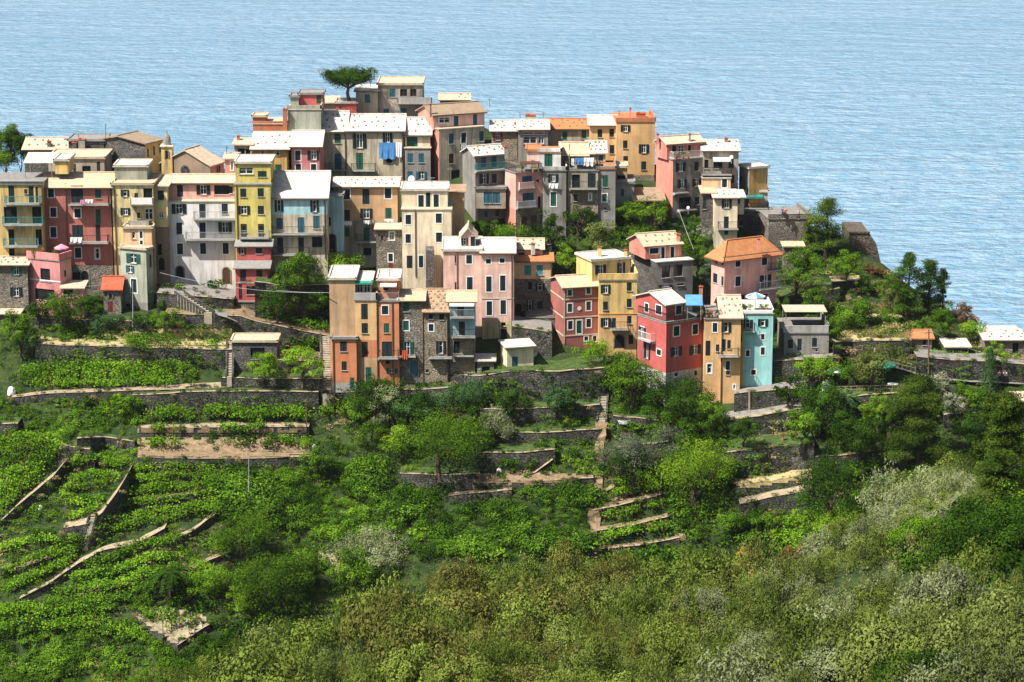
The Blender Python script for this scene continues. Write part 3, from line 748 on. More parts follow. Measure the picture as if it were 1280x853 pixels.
def strip(name, pts, w, mat, lift=.08, nb=False):
    pts = polyres(pts, 8); mb = MB(); P = [G(*p, near=False) for p in pts]; L = []
    for i, p in enumerate(P):
        d = (P[min(i+1, len(P)-1)] - P[max(i-1, 0)]); n = Vector((-d.y, d.x, 0)); n = n.normalized() if n.length > .01 else Vector((1, 0, 0))
        if abs(n.x) < .5 and abs(n.y) < .5: n = Vector((1, 0, 0))
        ww = w*(.8+.4*random.Random(i).random())/2
        L.append((p+n*ww+Vector((0, 0, lift)), p-n*ww+Vector((0, 0, lift))))
    for (a, b), (c, d) in zip(L, L[1:]): mb.quad(a, b, d, c, mat)
    o = mb.build(name); tag(o, kind='structure')
random.seed(3)
strip('gully_path', [(752,528),(748,560),(746,600),(742,640),(744,690)], 1.5, 'soil')
strip('gully_path', [(744,600),(756,612),(770,604)], 2.0, 'soil')
strip('garden_path', [(596,604),(640,600),(668,590),(690,574)], 1.0, 'path')
strip('ramp_path', [(232,366),(262,386),(296,402)], 1.6, 'pave')
strip('garden_path', [(826,622),(850,640),(852,676)], 1.2, 'soil')
strip('cliff_path', [(1050,446),(1096,452),(1130,462),(1165,472),(1210,476),(1290,480)], 1.6, 'pave')

def patch(name, poly, mat, lift=.12, step=5):
    """a sheet of other ground laid over the slope inside a pixel outline"""
    poly = [(float(a), float(b)) for a, b in poly]; xs = [p[0] for p in poly]; ys = [p[1] for p in poly]; r = random.Random(int(xs[0]))
    X0, X1, Y0, Y1 = min(xs), max(xs), min(ys), max(ys); nx = int((X1-X0)/step)+2; ny = int((Y1-Y0)/3)+2; vs = []; fs = []
    base = _bv[0] and bvh()
    for j in range(ny):
        for i in range(nx):
            g = G(X0+i*step, Y0+j*3, False); vs.append(g + Vector((0, -.05, lift)))
    def inside(x, y):
        cc = False
        for k in range(len(poly)):
            (x0, y0), (x1, y1) = poly[k], poly[(k+1) % len(poly)]
            if (y0 > y) != (y1 > y) and x < (x1-x0)*(y-y0)/(y1-y0)+x0: cc = not cc
        return cc
    for j in range(ny-1):
        for i in range(nx-1):
            if inside(X0+(i+.5)*step+r.uniform(-3, 3), Y0+(j+.5)*3+r.uniform(-1.5, 1.5)):
                q = [j*nx+i, (j+1)*nx+i, (j+1)*nx+i+1, j*nx+i+1]
                if max(vs[k].y for k in q)-min(vs[k].y for k in q) < 4: fs.append(q)
    mb = MB(); mb.add(vs, fs, mat); o = mb.build(name); tag(o, kind='structure')
patch('soil_bed', [(172,550),(240,548),(300,549),(386,550),(392,570),(300,574),(172,573)], 'soil')
patch('soil_bed', [(172,536),(280,537),(386,537),(386,541),(172,542)], 'soil')
patch('bare_patch', [(168,770),(210,760),(262,772),(238,796),(214,806),(190,786)], 'path')
patch('bare_patch', [(398,690),(420,694),(446,716),(430,722),(404,706)], 'path')
patch('bare_patch', [(478,744),(500,734),(512,744),(500,760),(480,758)], 'path')
patch('bare_patch', [(-10,818),(14,822),(24,838),(4,852),(-10,850)], 'path')
patch('lawn', [(604,452),(620,440),(660,446),(664,464),(606,468)], 'turf')
patch('dry_slope', [(130,418),(190,412),(290,412),(294,434),(160,434)], 'straw')
patch('flower_garden', [(920,548),(1000,538),(1016,548),(1010,556),(922,566)], 'turf')
patch('bare_patch', [(596,592),(690,590),(740,598),(700,606),(590,606)], 'soil')
patch('bare_patch', [(1040,622),(1080,606),(1110,596),(1112,602),(1060,624)], 'path')
patch('dry_slope', [(905,600),(1014,590),(1016,600),(930,612)], 'straw')
patch('bare_patch', [(764,600),(800,596),(824,612),(770,626)], 'soil')
# ------------------------------------------------------------------ the houses of the village (coordinates measured on enlargements t of the photograph)
HS = {}
# -- left row
HS['yel'] = house('yellow house with stacked balconies and rooftop loggia at the left edge', [
 dict(t=1, x=(-60,303), y=(515,1040), Y=348, D=9, m=[('yellow',None)], r=('terr',None,'pave',.0), pipe=None,
      w='D 82,590,42,130;s 183,566,22,32;D 222,592,36,130;D 262,590,18,110;d 75,738,92,125;d 262,738,66,125;d 82,895,42,120;d 276,890,44,110;d 84,1000,40,60',  # wide dark openings: loggia shade drawn as near-black panels
      b=[(30,280,664,1.2,'blue'),(15,300,812,1.2,'blue'),(20,268,966,1.1,'blue')]),
 dict(t=1, x=(390,484), y=(350,440), Y=352, D=5, m='yellow', r=('flat',None,'W'), upper=1),
 dict(t=1, x=(-60,300), y=(496,514), Y=347.8, D=.3, m='concrete', r=('terr',None,'concrete',0), upper=1)])
HS['red'] = house('weathered red house with long balconies under a brown tiled roof', [
 dict(t=1, x=(306,796), y=(540,1215), Y=350, D=9, m=[('brickred',1085),('stone',None)], r=('gable',440,'T'), pipe=478, c=[(465,520,545,18,.1)],
      w='f 362,576,42,62;D 548,585,86,120;g 697,584,42,64;f 380,714,42,66;f 551,720,44,64;Dg 698,745,36,106;f 380,856,42,74;D 553,860,78,110;D 697,860,34,120;f 555,1002,44,72;wf 692,1008,30,74;ds 545,1170,60,60;da 605,1190,50,120',
      b=[(484,770,668,1.2,'iron'),(492,765,940,1.2,'iron')])])
HS['yel2'] = house('tall pale yellow house behind the slim tower, with a box room on its roof', [
 dict(t=1, x=(805,1096), y=(520,1190), Y=350, D=8, m='paleyellow', r=('flat',None,'T'), pipe=822,
      w='888,577,30,48;968,602,26,50;d 1052,588,64,90;890,708,35,50;985,738,22,42;wD 1058,728,58,80;890,832,30,22',
      b=[(925,1090,665,.9,'solid whitewash'),(912,1066,828,1.0,'solid concrete')]),
 dict(t=1, x=(815,1045), y=(392,500), Y=353, D=5, m='greygreen', r=('flat',None,'W'), upper=1)])
house('narrow pale yellow house front between the tall yellow and the white house', [
 dict(t=1, x=(1100,1196), y=(530,1130), Y=351, D=8, m=[('paleyellow',818),('brownrender',None)], r=('shed',510,'C'), w='1143,592,44,66;w 1145,733,34,46;ds 1135,980,30,80;da 1150,1080,40,90')])  # brown lower band stands for the shaded alley recess, its shade in the colour
HS['tower'] = house('slim grey-yellow tower house with green shutters and orange tiled terrace edge', [
 dict(t=2, x=(862,1092), xs=1045, sd='R', th=24, Dmax=5, y=(245,735), Y=345.5, m=[('greygreen',620),('grey',None)], r=('flat',None,'C'), sm='grey',
      w='go 948,303,98,68;b 925,378,30,50;f 952,497,40,96;D 912,665,36,80;d 962,650,14,20;s 1070,320,14,90'),
 dict(t=2, x=(882,1080), y=(90,222), Y=348, D=2.0, m='peach', r=('flat',None,'C'), upper=1, w='w 948,138,26,50;f 1003,135,20,48;f 1005,192,20,34')])
house('small stone shed with a red tiled roof beside the slim tower', [
 dict(t=2, x=(735,860), y=(520,685), Y=344.5, D=4, m='stone', r=('gable',440,'R'), w='da 785,567,24,34;DR 786,648,34,76')], name='shed', cat='shed')
house('low grey-brown stone house at the left edge under dotted cream roof', [
 dict(t=2, x=(-80,200), y=(352,690), Y=344.5, D=6, m='stone', r=('gable',298,'C'), dots=3, w='g 115,388,36,60;so 115,540,84,64')])
HS['pinks'] = house('small rose pink house with plants on its roof terrace', [
 dict(t=2, x=(205,512), xs=430, sd='R', th=25, Dmax=6, y=(325,640), Y=343.5, m='rose', r=('terr',None,'pave',.9), sm='pink', edge=[470], edgem='whitewash',
      w='d 322,421,68,92;d 318,560,138,80;s 463,408,14,44')])
house('little pink lean-to with a cream roof against the rose pink house', [
 dict(t=2, x=(440,590), y=(515,600), Y=342.6, D=3.0, m='pink', r=('shed',465,'C'), w='d 485,540,70,40')], name='lean_to', cat='lean-to')
house('lowest cream-roofed hut at the left edge below the stone house', [
 dict(t=2, x=(-60,135), y=(700,800), Y=342.0, D=4, m='stonedark', r=('shed',645,'C'), w='d 80,740,40,50')], name='hut', cat='hut')
HS['white'] = house('big white house with pink top storey and arched doors', [
 dict(t=3, x=(60,543), y=(640,1222), Y=352, D=9, m='white', r=('terr',None,'C',0), pipe=62,
      w='o 135,690,104,70;D 302,712,46,112;460,690,44,70;137,828,42,80;D 302,845,44,116;o 463,824,96,80;f 142,974,42,78;f 306,971,42,78;f 467,971,42,78;da 142,1140,52,84;ra 473,1165,50,112',
      b=[(236,540,772,1.1,'pale'),(178,530,918,1.1,'pale')]),
 dict(t=3, x=(70,528), y=(508,640), Y=353.4, D=6, m='pink', r=('gable',452,'C'), upper=1, w='D 142,562,42,84;so 308,555,96,66;d 440,555,110,66;s 505,555,24,50')])
HS['lime'] = house('narrow tall lime yellow house with glazed loggia at the top', [
 dict(t=3, x=(533,787), y=(520,916), Y=350.5, D=8, m='limeyellow', r=('terr',None,'pave',0), pipe=548,
      w='592,576,44,60;716,573,44,60;596,698,44,60;717,698,44,60;595,828,44,62;718,828,42,62;D 596,860,42,100;D 720,860,42,100', b=[(566,775,906,.9,'pale')]),
 dict(t=3, x=(536,786), y=(368,512), Y=351.6, D=6, m='limeyellow', r=('flat',None,'W'), upper=1, w='w 612,420,100,46;s 727,442,62,42')])
house('small red house of two steps below the lime yellow house', [
 dict(t=4, x=(546,788), y=(218,330), Y=349, D=1.6, m='crimson', r=('shed',170,'G'), w='o 585,245,50,50;703,245,44,48'),
 dict(t=4, x=(538,772), y=(375,612), Y=346.5, D=2.4, m='crimson', r=('shed',326,'G'), w='590,425,42,88;706,425,42,88;D 572,540,24,108;d 650,528,70,64;722,533,22,64', edge=[477], edgem='concrete'),
 dict(t=4, x=(552,780), y=(614,790), Y=346.2, D=2.5, m='stone', r=('terr',None,'pave',0), w='d 690,715,70,90')])
HS['sky'] = house('pale blue house over bare cream render with a big white roof', [
 dict(t=3, x=(778,1188), y=(615,1036), Y=351.5, D=10, m=[('skyblue',731),('oldcream',None)], r=('gable',430,'W'), pipe=1172,
      w='wo 846,668,60,84;wo 1098,668,60,84;b 850,795,46,80;Db 1003,815,48,130;b 1112,785,46,90;D 855,948,44,110;D 1003,948,40,112;p 1117,926,74,74',
      b=[(792,1162,878,1.1,'iron'),(800,1060,1026,1.2,'iron')])])
house('grey-blue house slice with dark archway in the alley beside the brown house', [
 dict(t=4, x=(1190,1300), y=(-140,300), Y=355, D=6, m='skyblue', r=('flat',None,'G'), w='s 1205,40,20,60;da 1222,195,52,130')])
# -- left, behind the row
house('long cream slate roofed house beside the dark tree at the far left', [
 dict(t=1, x=(172,490), y=(270,420), Y=372, D=7, m='stonedark', r=('gable',192,'C'), dots=2, c=[(350,210,270,26,.1,'stone')])])
house('dark stone block with two square chimney shafts', [
 dict(t=1, x=(490,742), y=(208,420), Y=369, D=5, m='stonedark', r=('flat',None,'G'), c=[(582,196,300,46,-.06,'grey'),(530,220,300,30,-.05,'stonedark')])])
house('flat roofed grey-pink house with red porch above the weathered red house', [
 dict(t=1, x=(345,742), y=(334,470), Y=361, D=7, m='stucco', r=('flat',None,'C'), w='s 530,400,20,60;s 700,388,24,66;dR 615,415,60,60')])
HS['gab'] = house('large dark stone gabled house with yellow sunlit flank', [
 dict(t=1, x=(690,1160), xs=1035, sd='R', th=27, Dmax=9, y=(228,440), Y=366, m='stonedark', sm='yellow', r=('front',176,'B',845), w='b 1052,290,12,58;b 1095,275,14,62;b 1138,258,14,62;b 1142,392,16,60')])
HS['church'] = house('grey church with round window and broad white roof', [
 dict(t=3, x=(12,455), xs=358, sd='R', th=22, Dmax=12, y=(385,480), Y=362, m='brownrender', sm='stucco', r=('front',276,'C',178), w='s 415,405,11,44', oh=.25)], name='church', cat='church', group=None)
house('tiny salmon house squeezed between the church and lime yellow house', [
 dict(t=3, x=(462,535), y=(335,470), Y=360, D=5, m='salmon', r=('gable',302,'C'), w='wf 512,382,16,64')])
HS['ochre'] = house('ochre house with white roof and small white windows', [
 dict(t=3, x=(655,912), y=(268,470), Y=368, D=11, m='mustard', r=('gable',152,'W'), dots=2, w='w 728,293,28,36;w 838,293,28,36;g 842,400,46,52', pipe=905)])
house('low porch building with cream roof beside the ochre house', [
 dict(t=3, x=(528,652), y=(236,330), Y=369, D=6, m='oldcream', r=('gable',205,'C'), w='d 578,290,50,60;d 625,290,34,50', c=[(557,172,225,20,.4,'terracotta')])])
HS['pr'] = house('pink house with white dormer between the ochre and the cream house', [
 dict(t=3, x=(935,1142), y=(250,470), Y=368.5, D=10, m='rose', r=('gable',142,'W'), w='f 980,310,38,70;wo 1092,308,88,66;f 983,396,38,50;f 1092,396,38,50')])
house('terracotta block with pierced parapet behind the ochre house', [
 dict(t=3, x=(660,905), y=(88,160), Y=378, D=6, m='terracotta', r=('terr',None,'C',.3)),
 dict(t=3, x=(660,752), y=(38,88), Y=379, D=3, m='terracotta', r=('flat',None,'C'), upper=1)])
HS['gg'] = house('grey-green block house with white parapet below red penthouse', [
 dict(t=5, x=(122,372), y=(350,540), Y=376, D=7, m='greygreen', r=('terr',None,'W',.5), c=[(99,345,440,32,-.05,'terracotta')]),
 dict(t=5, x=(205,386), y=(235,345), Y=379, D=4, m='crimson', r=('flat',None,'G'), upper=1, w='Dg 357,270,36,66'),
 dict(t=5, x=(140,203), y=(255,320), Y=378, D=3, m='greygreen', r=('flat',None,'G'), upper=1)])
house('little cream roofed building left of the red one behind the cream house', [
 dict(t=5, x=(380,490), y=(300,390), Y=388, D=6, m='stucco', r=('shed',268,'C'))])
house('red building with pale roof edge below the umbrella pine', [
 dict(t=5, x=(490,645), y=(302,390), Y=387, D=4, m='crimson', r=('flat',None,'W'), w='r 520,335,16,20')])
# -- upper centre
HS['grow'] = house('topmost grey-brown house with flat white roof on the hilltop', [
 dict(t=5, x=(640,806), y=(212,440), Y=389, D=6, m='stucco', r=('shed',167,'W'), w='b 727,265,42,64'),
 dict(t=5, x=(808,1146), y=(162,440), Y=390, D=8, m='stucco', r=('flat',None,'C'), w='b 918,222,46,62;p 1003,220,54,56;p 1077,220,48,56;b 870,372,44,60;b 1003,375,48,74', b=[(955,1220,308,1.2,'solid concrete')])])
HS['cream1'] = house('stained cream house section with green and blue shutters left of the laundry', [
 dict(t=5, x=(368,566), y=(518,860), Y=377, D=9, m='oldcream', r=('gable',370,'W'), dots=3, w='g 500,568,48,74;Db 503,748,52,126', b=[(400,570,818,.8,'iron')])])
HS['cream2'] = house('long cream house with laundry hanging under its white dotted roof', [
 dict(t=5, x=(568,1002), y=(514,960), Y=377, D=9, m=[('stucco' ,400),('oldcream',None)], r=('gable',392,'W'), dots=3, w='wo 667,587,104,110;o 880,563,72,76;Dg 668,742,52,126;d 893,730,46,50;T 0,0,1,1' .replace(';T 0,0,1,1',''), b=[(600,785,822,.8,'iron')])])
HS['nar'] = house('narrow grey house with cream top storey and green roller shutter', [
 dict(t=5, x=(1013,1208), y=(645,960), Y=376.5, D=8, m='grey', r=('terr',None,'C',0), w='b 1053,718,42,70;b 1138,718,42,70;b 1053,850,42,60;b 1138,850,42,60'),
 dict(t=5, x=(1013,1205), y=(545,645), Y=377.4, D=7, m='cream', r=('gable',418,'W'), dots=3, upper=1, w='g 1068,595,84,86')])
HS['tan'] = house('brown rendered house with nine shuttered windows above bare grey lower floor', [
 dict(t=6, x=(110,592), y=(208,760), Y=358, D=8, m=[('tan',462),('stucco',None)], r=('gable',146,'W'), dots=2, pipe=135,
      w='f 203,262,50,78;D 350,280,54,115;f 518,255,50,78;203,423,50,80;353,408,48,74;g 522,407,48,80;g 203,550,44,68;Dg 355,567,44,104;d 360,700,60,60',
      b=[(270,430,634,1.0,'iron'),(320,392,492,.5,'dark')])])
house('dark stone tower house with small round window beside the cream house', [
 dict(t=6, x=(430,624), y=(532,880), Y=354.5, D=4, m='stone', r=('shed',512,'C'), w='wf 547,580,36,60;f 538,745,34,60;wa 473,592,22,34;DR 540,810,34,40')])
HS['crm'] = house('cream house with drain pipe running down its tall front and roof terrace', [
 dict(t=6, x=(626,1002), y=(382,880), Y=350.5, D=8, m='cream', r=('terr',None,'C',0), pipe=727,
      w='f 673,455,42,72;f 905,445,46,72;f 672,600,40,68;f 907,590,46,72;D 683,778,44,96;f 770,775,34,90'),
 dict(t=6, x=(622,972), y=(236,380), Y=352, D=6, m='cream', r=('flat',None,'W'), upper=1, w='Df 770,318,42,98;D 824,305,34,112;Df 885,312,40,96')])
house('small tan tower with rubble roof behind the cream house', [
 dict(t=6, x=(976,1096), y=(248,500), Y=359, D=5, m='apricot', r=('shed',202,'U'), )])
house('broken stone ruin wall leaning on the cream house', [
 dict(t=6, x=(806,868), y=(700,880), Y=348.4, D=1.5, m='stonedark', r=('shed',668,'stonedark'), oh=0, gut=False)], name='ruin', cat='ruin', group=None)
# -- centre front: the tan, yellow, orange block and the stone houses
HS['tb'] = house('tan and orange end house with a pale roof ledge next to the long stairs', [
 dict(t=7, x=(60,222), y=(100,445), Y=331.6, D=8, m='tan', r=('flat',None,'W')),
 dict(t=7, x=(76,230), y=(472,800), Y=330.6, D=8, m=[('orange',745),('concrete',None)], r=('flat',None,'G'), w='147,518,42,64;152,640,32,56;Dg 203,752,26,76', pipe=84)])
HS['yb'] = house('yellow-fronted house slice with glazed loggia between tan and orange houses', [
 dict(t=7, x=(223,357), y=(232,770), Y=331.2, D=8, m=[('apricot',478),('orange',592),('tan',None)], r=('terr',None,'pave',.9,'concrete'), w='D 279,300,42,98;281,404,40,64;D 281,537,38,96;Dg 305,702,36,106'),
 dict(t=7, x=(228,322), y=(118,190), Y=332.6, D=6, m='white', r=('flat',None,'W'), upper=1, w='w 250,150,40,60;w 295,150,40,60', ex=[awning(220,330,104,118,1.0,'cloth_green',7)])])
HS['ob'] = house('narrow deep orange house with iron balcony and white awning', [
 dict(t=7, x=(358,497), y=(238,745), Y=331.4, D=8, m='orange', r=('terr',None,'pave',-1,'palemetal'), pipe=455, w='f 408,290,40,54;g 417,403,34,60;D 420,535,64,94;d 425,618,24,22;g 450,670,36,30', b=[(362,490,600,1.0,'iron')]),
 dict(t=7, x=(362,497), y=(104,236), Y=333, D=6, m='orange', r=('flat',None,'W'), upper=1, w='s 413,153,32,30', ex=[awning(378,482,122,134,.9,'cloth_white',7)])])
HS['st1'] = house('grey stone house with green shutters and orange cloth on its balcony', [
 dict(t=7, x=(498,651), y=(233,735), Y=331.8, D=7, m='stone', r=('gable',172,'T'), pipe=646, w='g 540,267,36,66;gf 540,387,34,60;go 545,532,84,88;ba 590,655,50,100', b=[(498,600,588,.9,'iron')])])
HS['st2'] = house('stone house under a crumbling rubble roof', [
 dict(t=7, x=(655,804), y=(303,740), Y=331.4, D=9, m='stonewarm', r=('gable',165,'U'), dots=6, w='d 695,328,26,38;d 763,330,30,44;f 697,400,30,44;wo 758,523,60,80;d 672,672,20,20', b=[(680,830,598,.9,'iron')])])
HS['st3'] = house('house with pale blue upper balconies above bare stone', [
 dict(t=7, x=(806,972), y=(240,740), Y=331.7, D=7, m=[('skyblue',462),('stonewarm',None)], r=('gable',178,'T'), w='D 883,292,40,84;D 890,407,38,90;d 857,525,40,76', b=[(815,968,345,1.1,'pale'),(826,974,467,1.1,'iron'),(835,965,585,.8,'iron')], ex=[awning(812,968,242,256,.8,'cloth_white',7)])])
house('little shed with a white sheet roof beside the stone houses', [
 dict(t=7, x=(985,1090), y=(610,705), Y=331.5, D=3, m='stone', r=('shed',575,'W'), w='d 1040,665,50,40')], name='shed', cat='shed', group=None)
house('cream garden hut with half grey half white roof on the lawn terrace', [
 dict(t=19, x=(268,434), xs=300, sd='L', th=16, Dmax=6, y=(62,168), Y=331.2, m='cream', r=('shed',22,'W'), w='Db 340,137,30,62')], name='hut', cat='hut', group=None)
# -- pink house group
HS['pink'] = house('tall pink house with pale rendered foot and small rooftop dormer', [
 dict(t=10, x=(72,312), y=(172,760), Y=341, D=9, th=1, m='palepink', r=('flat',None,'W'), pipe=158, w='s 147,222,10,48;f 233,223,36,54;s 148,395,10,60;f 237,382,36,96'),
 dict(t=10, x=(313,514), y=(186,745), Y=340.6, D=11, m=[('palepink',612),('paleyellow',None)], r=('gable',100,'W'), pipe=500, edge=[468],
      w='f 354,236,30,28;f 440,231,30,28;f 357,378,34,96;f 444,372,34,96;f 360,530,34,88;f 447,523,34,88;d 448,630,28,24;D 451,695,38,72'),
 dict(t=10, x=(182,272), y=(80,150), Y=343.5, D=4, m='palepink', r=('front',28,'C'), upper=1, w='s 205,112,20,46;D 256,112,28,64')])
HS['behind'] = house('peach and grey house with teal shutters behind the tall pink house', [
 dict(t=10, x=(516,752), y=(238,560), Y=346.5, D=5, m=[('peach',345),('stone',None)], r=('shed',215,'O'), w='t 601,290,42,60;t 676,290,40,62;d 615,390,24,50;s 677,395,28,48;s 615,512,22,66;D 677,530,34,86;da 540,600,44,200'),
 dict(t=10, x=(480,694), y=(162,236), Y=350, D=7, m='palepink', r=('gable',100,'C'), upper=1, dots=2, c=[(634,125,160,26,-.1,'white')], w='s 560,190,40,20')])
HS['teal'] = house('low stone building with large teal arched doors', [
 dict(t=10, x=(592,822), y=(590,800), Y=342.5, D=4.5, m='stone', r=('terr',None,'pave',-1,'iron'), w='ta 700,645,112,96;ds 690,740,60,60')])
HS['brick'] = house('maroon red house with pale bands and round wall plaque', [
 dict(t=13, x=(48,385), xs=140, sd='L', th=15, Dmax=9, y=(456,850), Y=338.5, m='maroon', r=('gable',372,'T'), edge=[540,668,797], quoin=1,
      w='gf 183,490,30,42;gf 316,474,30,46;gf 185,598,32,60;gf 317,583,32,62;f 187,720,32,60;f 318,705,32,60;Dgf 250,733,36,92;f 300,815,26,30;f 360,815,26,38')])
HS['ye'] = house('golden yellow house with roof terrace and orange lower corner', [
 dict(t=13, x=(390,660), y=(404,855), Y=338.2, D=9, th=2, m=[('yellow',640),('apricot',None)], r=('terr',None,'pave',.8,'yellow'), edge=[640], edgem='brightorange',
      w='437,463,35,62;606,447,35,60;437,583,35,60;606,563,35,60;o 438,700,72,64;D 497,715,28,92;606,682,32,56;D 618,822,34,66;da 535,835,70,90',
      b=[(480,600,760,1.0,'iron')]),
 dict(t=13, x=(230,613), xs=342, sd='L', th=22, Dmax=9, y=(268,405), Y=340.6, m='yellow', r=('flat',None,'W'), upper=1, w='so 402,325,78,66;wDo 548,320,56,88', c=[(395,165,215,28,.5,'yellow'),(580,185,225,22,.5,'yellow')])])
HS['sal'] = house('salmon topped house over plain grey stone floor with brown windows', [
 dict(t=13, x=(620,1057), xs=800, sd='L', th=20, Dmax=10, y=(276,470), Y=347.5, m='grey', sm='stonedark', r=('terr',None,'W',0), w='p 868,342,60,84;p 953,332,66,84;s 863,440,50,14;s 970,431,48,14'),
 dict(t=13, x=(605,976), xs=720, sd='L', th=20, Dmax=9, y=(162,250), Y=349, m='salmon', r=('gable',70,'T'), upper=1, dots=2, w='f 783,192,62,40;Df 845,205,24,78;Df 912,202,26,78', c=[(955,75,120,26,.4,'salmon')])])
HS['rd'] = house('crimson house with white framed windows and blue awning above grey plinth', [
 dict(t=14, x=(75,455), xs=240, sd='L', th=33, Dmax=11, y=(292,650), Y=329.6, m=[('crimson',578),('greywhite',None)], r=('terr',None,'pave',-1,'iron'), edge=[296], edgem='greywhite',
      w='of 105,350,40,70;f 200,460,24,32;o 133,450,34,92;f 313,338,0,0'.replace(';f 313,338,0,0','')+';f 300,338,32,56;f 407,328,30,56;wo 298,455,64,54;wo 407,445,64,54;d 298,588,18,22;d 410,578,16,26', b=[(78,150,385,.9,'white')]),
 dict(t=14, x=(66,345), xs=240, sd='L', th=33, Dmax=11, y=(190,290), Y=330.0, m='crimson', r=('gable',112,'W'), upper=1, w='f 130,205,20,48;f 199,217,32,50;f 313,217,32,50')])
HS['yr'] = house('yellow house with plant-filled roof terrace beside the turquoise house', [
 dict(t=14, x=(458,552), y=(272,752), Y=330.6, D=8, m='apricot', r=('terr',None,'pave',-1,'iron'), w='f 520,318,26,52;D 480,437,28,86;s 535,435,20,40;wf 488,553,26,54'),
 dict(t=14, x=(552,664), y=(262,756), Y=330.3, D=9, m='apricot', r=('gable',140,'C'), dots=3, pipe=556, w='o 583,317,56,56;D 568,420,26,70;s 600,415,20,50;f 593,535,24,50;s 593,575,20,28;wf 630,657,12,24', b=[(540,655,490,1.0,'iron')], c=[(440,85,140,20,.7,'salmon')]),
 dict(t=14, x=(664,682), y=(262,690), Y=331.2, D=7, m='mustard', r=('flat',None,'C'), w='s 669,292,12,50;s 669,380,12,40')])
HS['turq'] = house('turquoise house with white terrace edge and dark flower balcony', [
 dict(t=14, x=(680,848), y=(240,690), Y=331.5, D=8, m=[('turquoise',655),('greywhite',None)], r=('terr',None,'W',.35,'whitewash'),
      w='o 707,298,56,50;wo 793,290,56,42;f 793,371,20,32;f 707,465,20,34;f 793,453,22,42;f 740,574,26,28', b=[(680,748,347,.7,'iron')])])
HS['sr'] = house('salmon pink house with orange hipped roof and white cornice', [
 dict(t=17, x=(245,935), xs=385, sd='L', th=30, Dmax=11, y=(345,1010), Y=341.5, m='pink', r=('hip',165,'O'), oh=.7,
      w='s 303,380,20,90;s 367,395,20,90;f 533,408,54,100;f 816,390,56,100;s 290,578,46,100;s 367,610,24,100;f 533,612,54,102;wo 822,625,116,160;f 373,780,18,50;wo 540,815,118,110;f 822,800,50,110',
      b=[(880,995,515,.7,'iron'),(770,995,720,.9,'pale')], c=[(753,160,200,28,.6,'salmon')])])
HS['gr'] = house('low grey house with canopied terrace on its roof right of the turquoise house', [
 dict(t=14, x=(915,1170), y=(352,490), Y=334.5, D=9, m='grey', r=('terr',None,'pave',.9,'concrete'), w='s 951,412,28,50;D 1003,416,24,66;s 1089,404,28,52;d 1100,450,12,12')])
# -- right, upper
HS['s2'] = house('salmon flanked grey house with white flowered balcony at the ridge', [
 dict(t=12, x=(106,420), xs=218, sd='L', th=24, Dmax=10, y=(270,640), Y=371, m='grey', sm='salmon', r=('terr',None,'pave',-1,'wframe'), pipe=338,
      w='wo 270,315,66,60;s 377,310,28,60;wo 280,425,60,60;o 378,418,60,50;d 300,560,80,90;s 380,540,30,50', b=[(235,330,498,.9,'iron'),(270,382,612,1.0,'iron')]),
 dict(t=12, x=(106,420), xs=180, sd='L', th=24, Dmax=10, y=(165,265), Y=372, m='salmon', r=('gable',112,'C'), upper=1, w='d 228,195,26,50;w 275,200,36,60;d 330,195,20,50', c=[(118,95,130,16,.5,'salmon'),(332,95,115,14,.5,'grey')])])
HS['s3'] = house('grey tan house with sunny balcony and cream roof beside the salmon flanked one', [
 dict(t=12, x=(420,655), y=(208,510), Y=372, D=9, m='stucco', r=('gable',142,'W'), dots=2, w='d 443,295,28,60;d 520,300,60,50;s 607,290,34,62;s 617,394,24,54;d 665,392,0,0'.replace(';d 665,392,0,0',''), b=[(415,612,372,1.1,'iron')], c=[(575,122,155,22,.4,'grey')], ex=[awning(485,600,248,268,1.1,'cloth_white',12)]),
 dict(t=12, x=(414,603), y=(392,540), Y=370.6, D=1.6, m='peach', r=('terr',None,'concrete',0), w='f 563,422,34,56')])
HS['s4'] = house('ochre tower block with white roof at the cliff edge', [
 dict(t=12, x=(660,850), xs=728, sd='L', th=24, Dmax=8, y=(327,480), Y=372.5, m='mustard', sm='grey', r=('flat',None,'W'), w='s 672,392,16,34'),
 dict(t=12, x=(655,858), y=(608,830), Y=370.5, D=6, m='stonedark', r=('terr',None,'pave',-1,'iron'), w='s 672,690,18,32;d 800,690,22,28'),
 dict(t=12, x=(690,850), y=(482,604), Y=373.4, D=4, m='oldcream', r=('flat',None,'W'), upper=1, w='D 720,550,30,80;w 760,548,26,80;D 795,550,34,80', ex=[awning(692,815,496,514,1.6,'awning_teal',12)])])
HS['s5'] = house('narrow cream house with little balcony below the cliff edge houses', [
 dict(t=12, x=(495,648), y=(522,830), Y=364.5, D=6, m='cream', r=('shed',482,'W'), dots=2, w='577,558,34,60;D 575,684,32,80;s 575,750,26,26', b=[(520,656,735,.8,'iron')]),
 dict(t=12, x=(648,692), y=(518,628), Y=365, D=5, m='cream', r=('shed',490,'W'), upper=1, w='s 658,540,18,34')])
house('stone lower house half hidden left of the narrow cream house', [
 dict(t=12, x=(415,496), y=(490,830), Y=367, D=5, m='stonedark', r=('shed',460,'T'), w='s 430,560,18,70')])
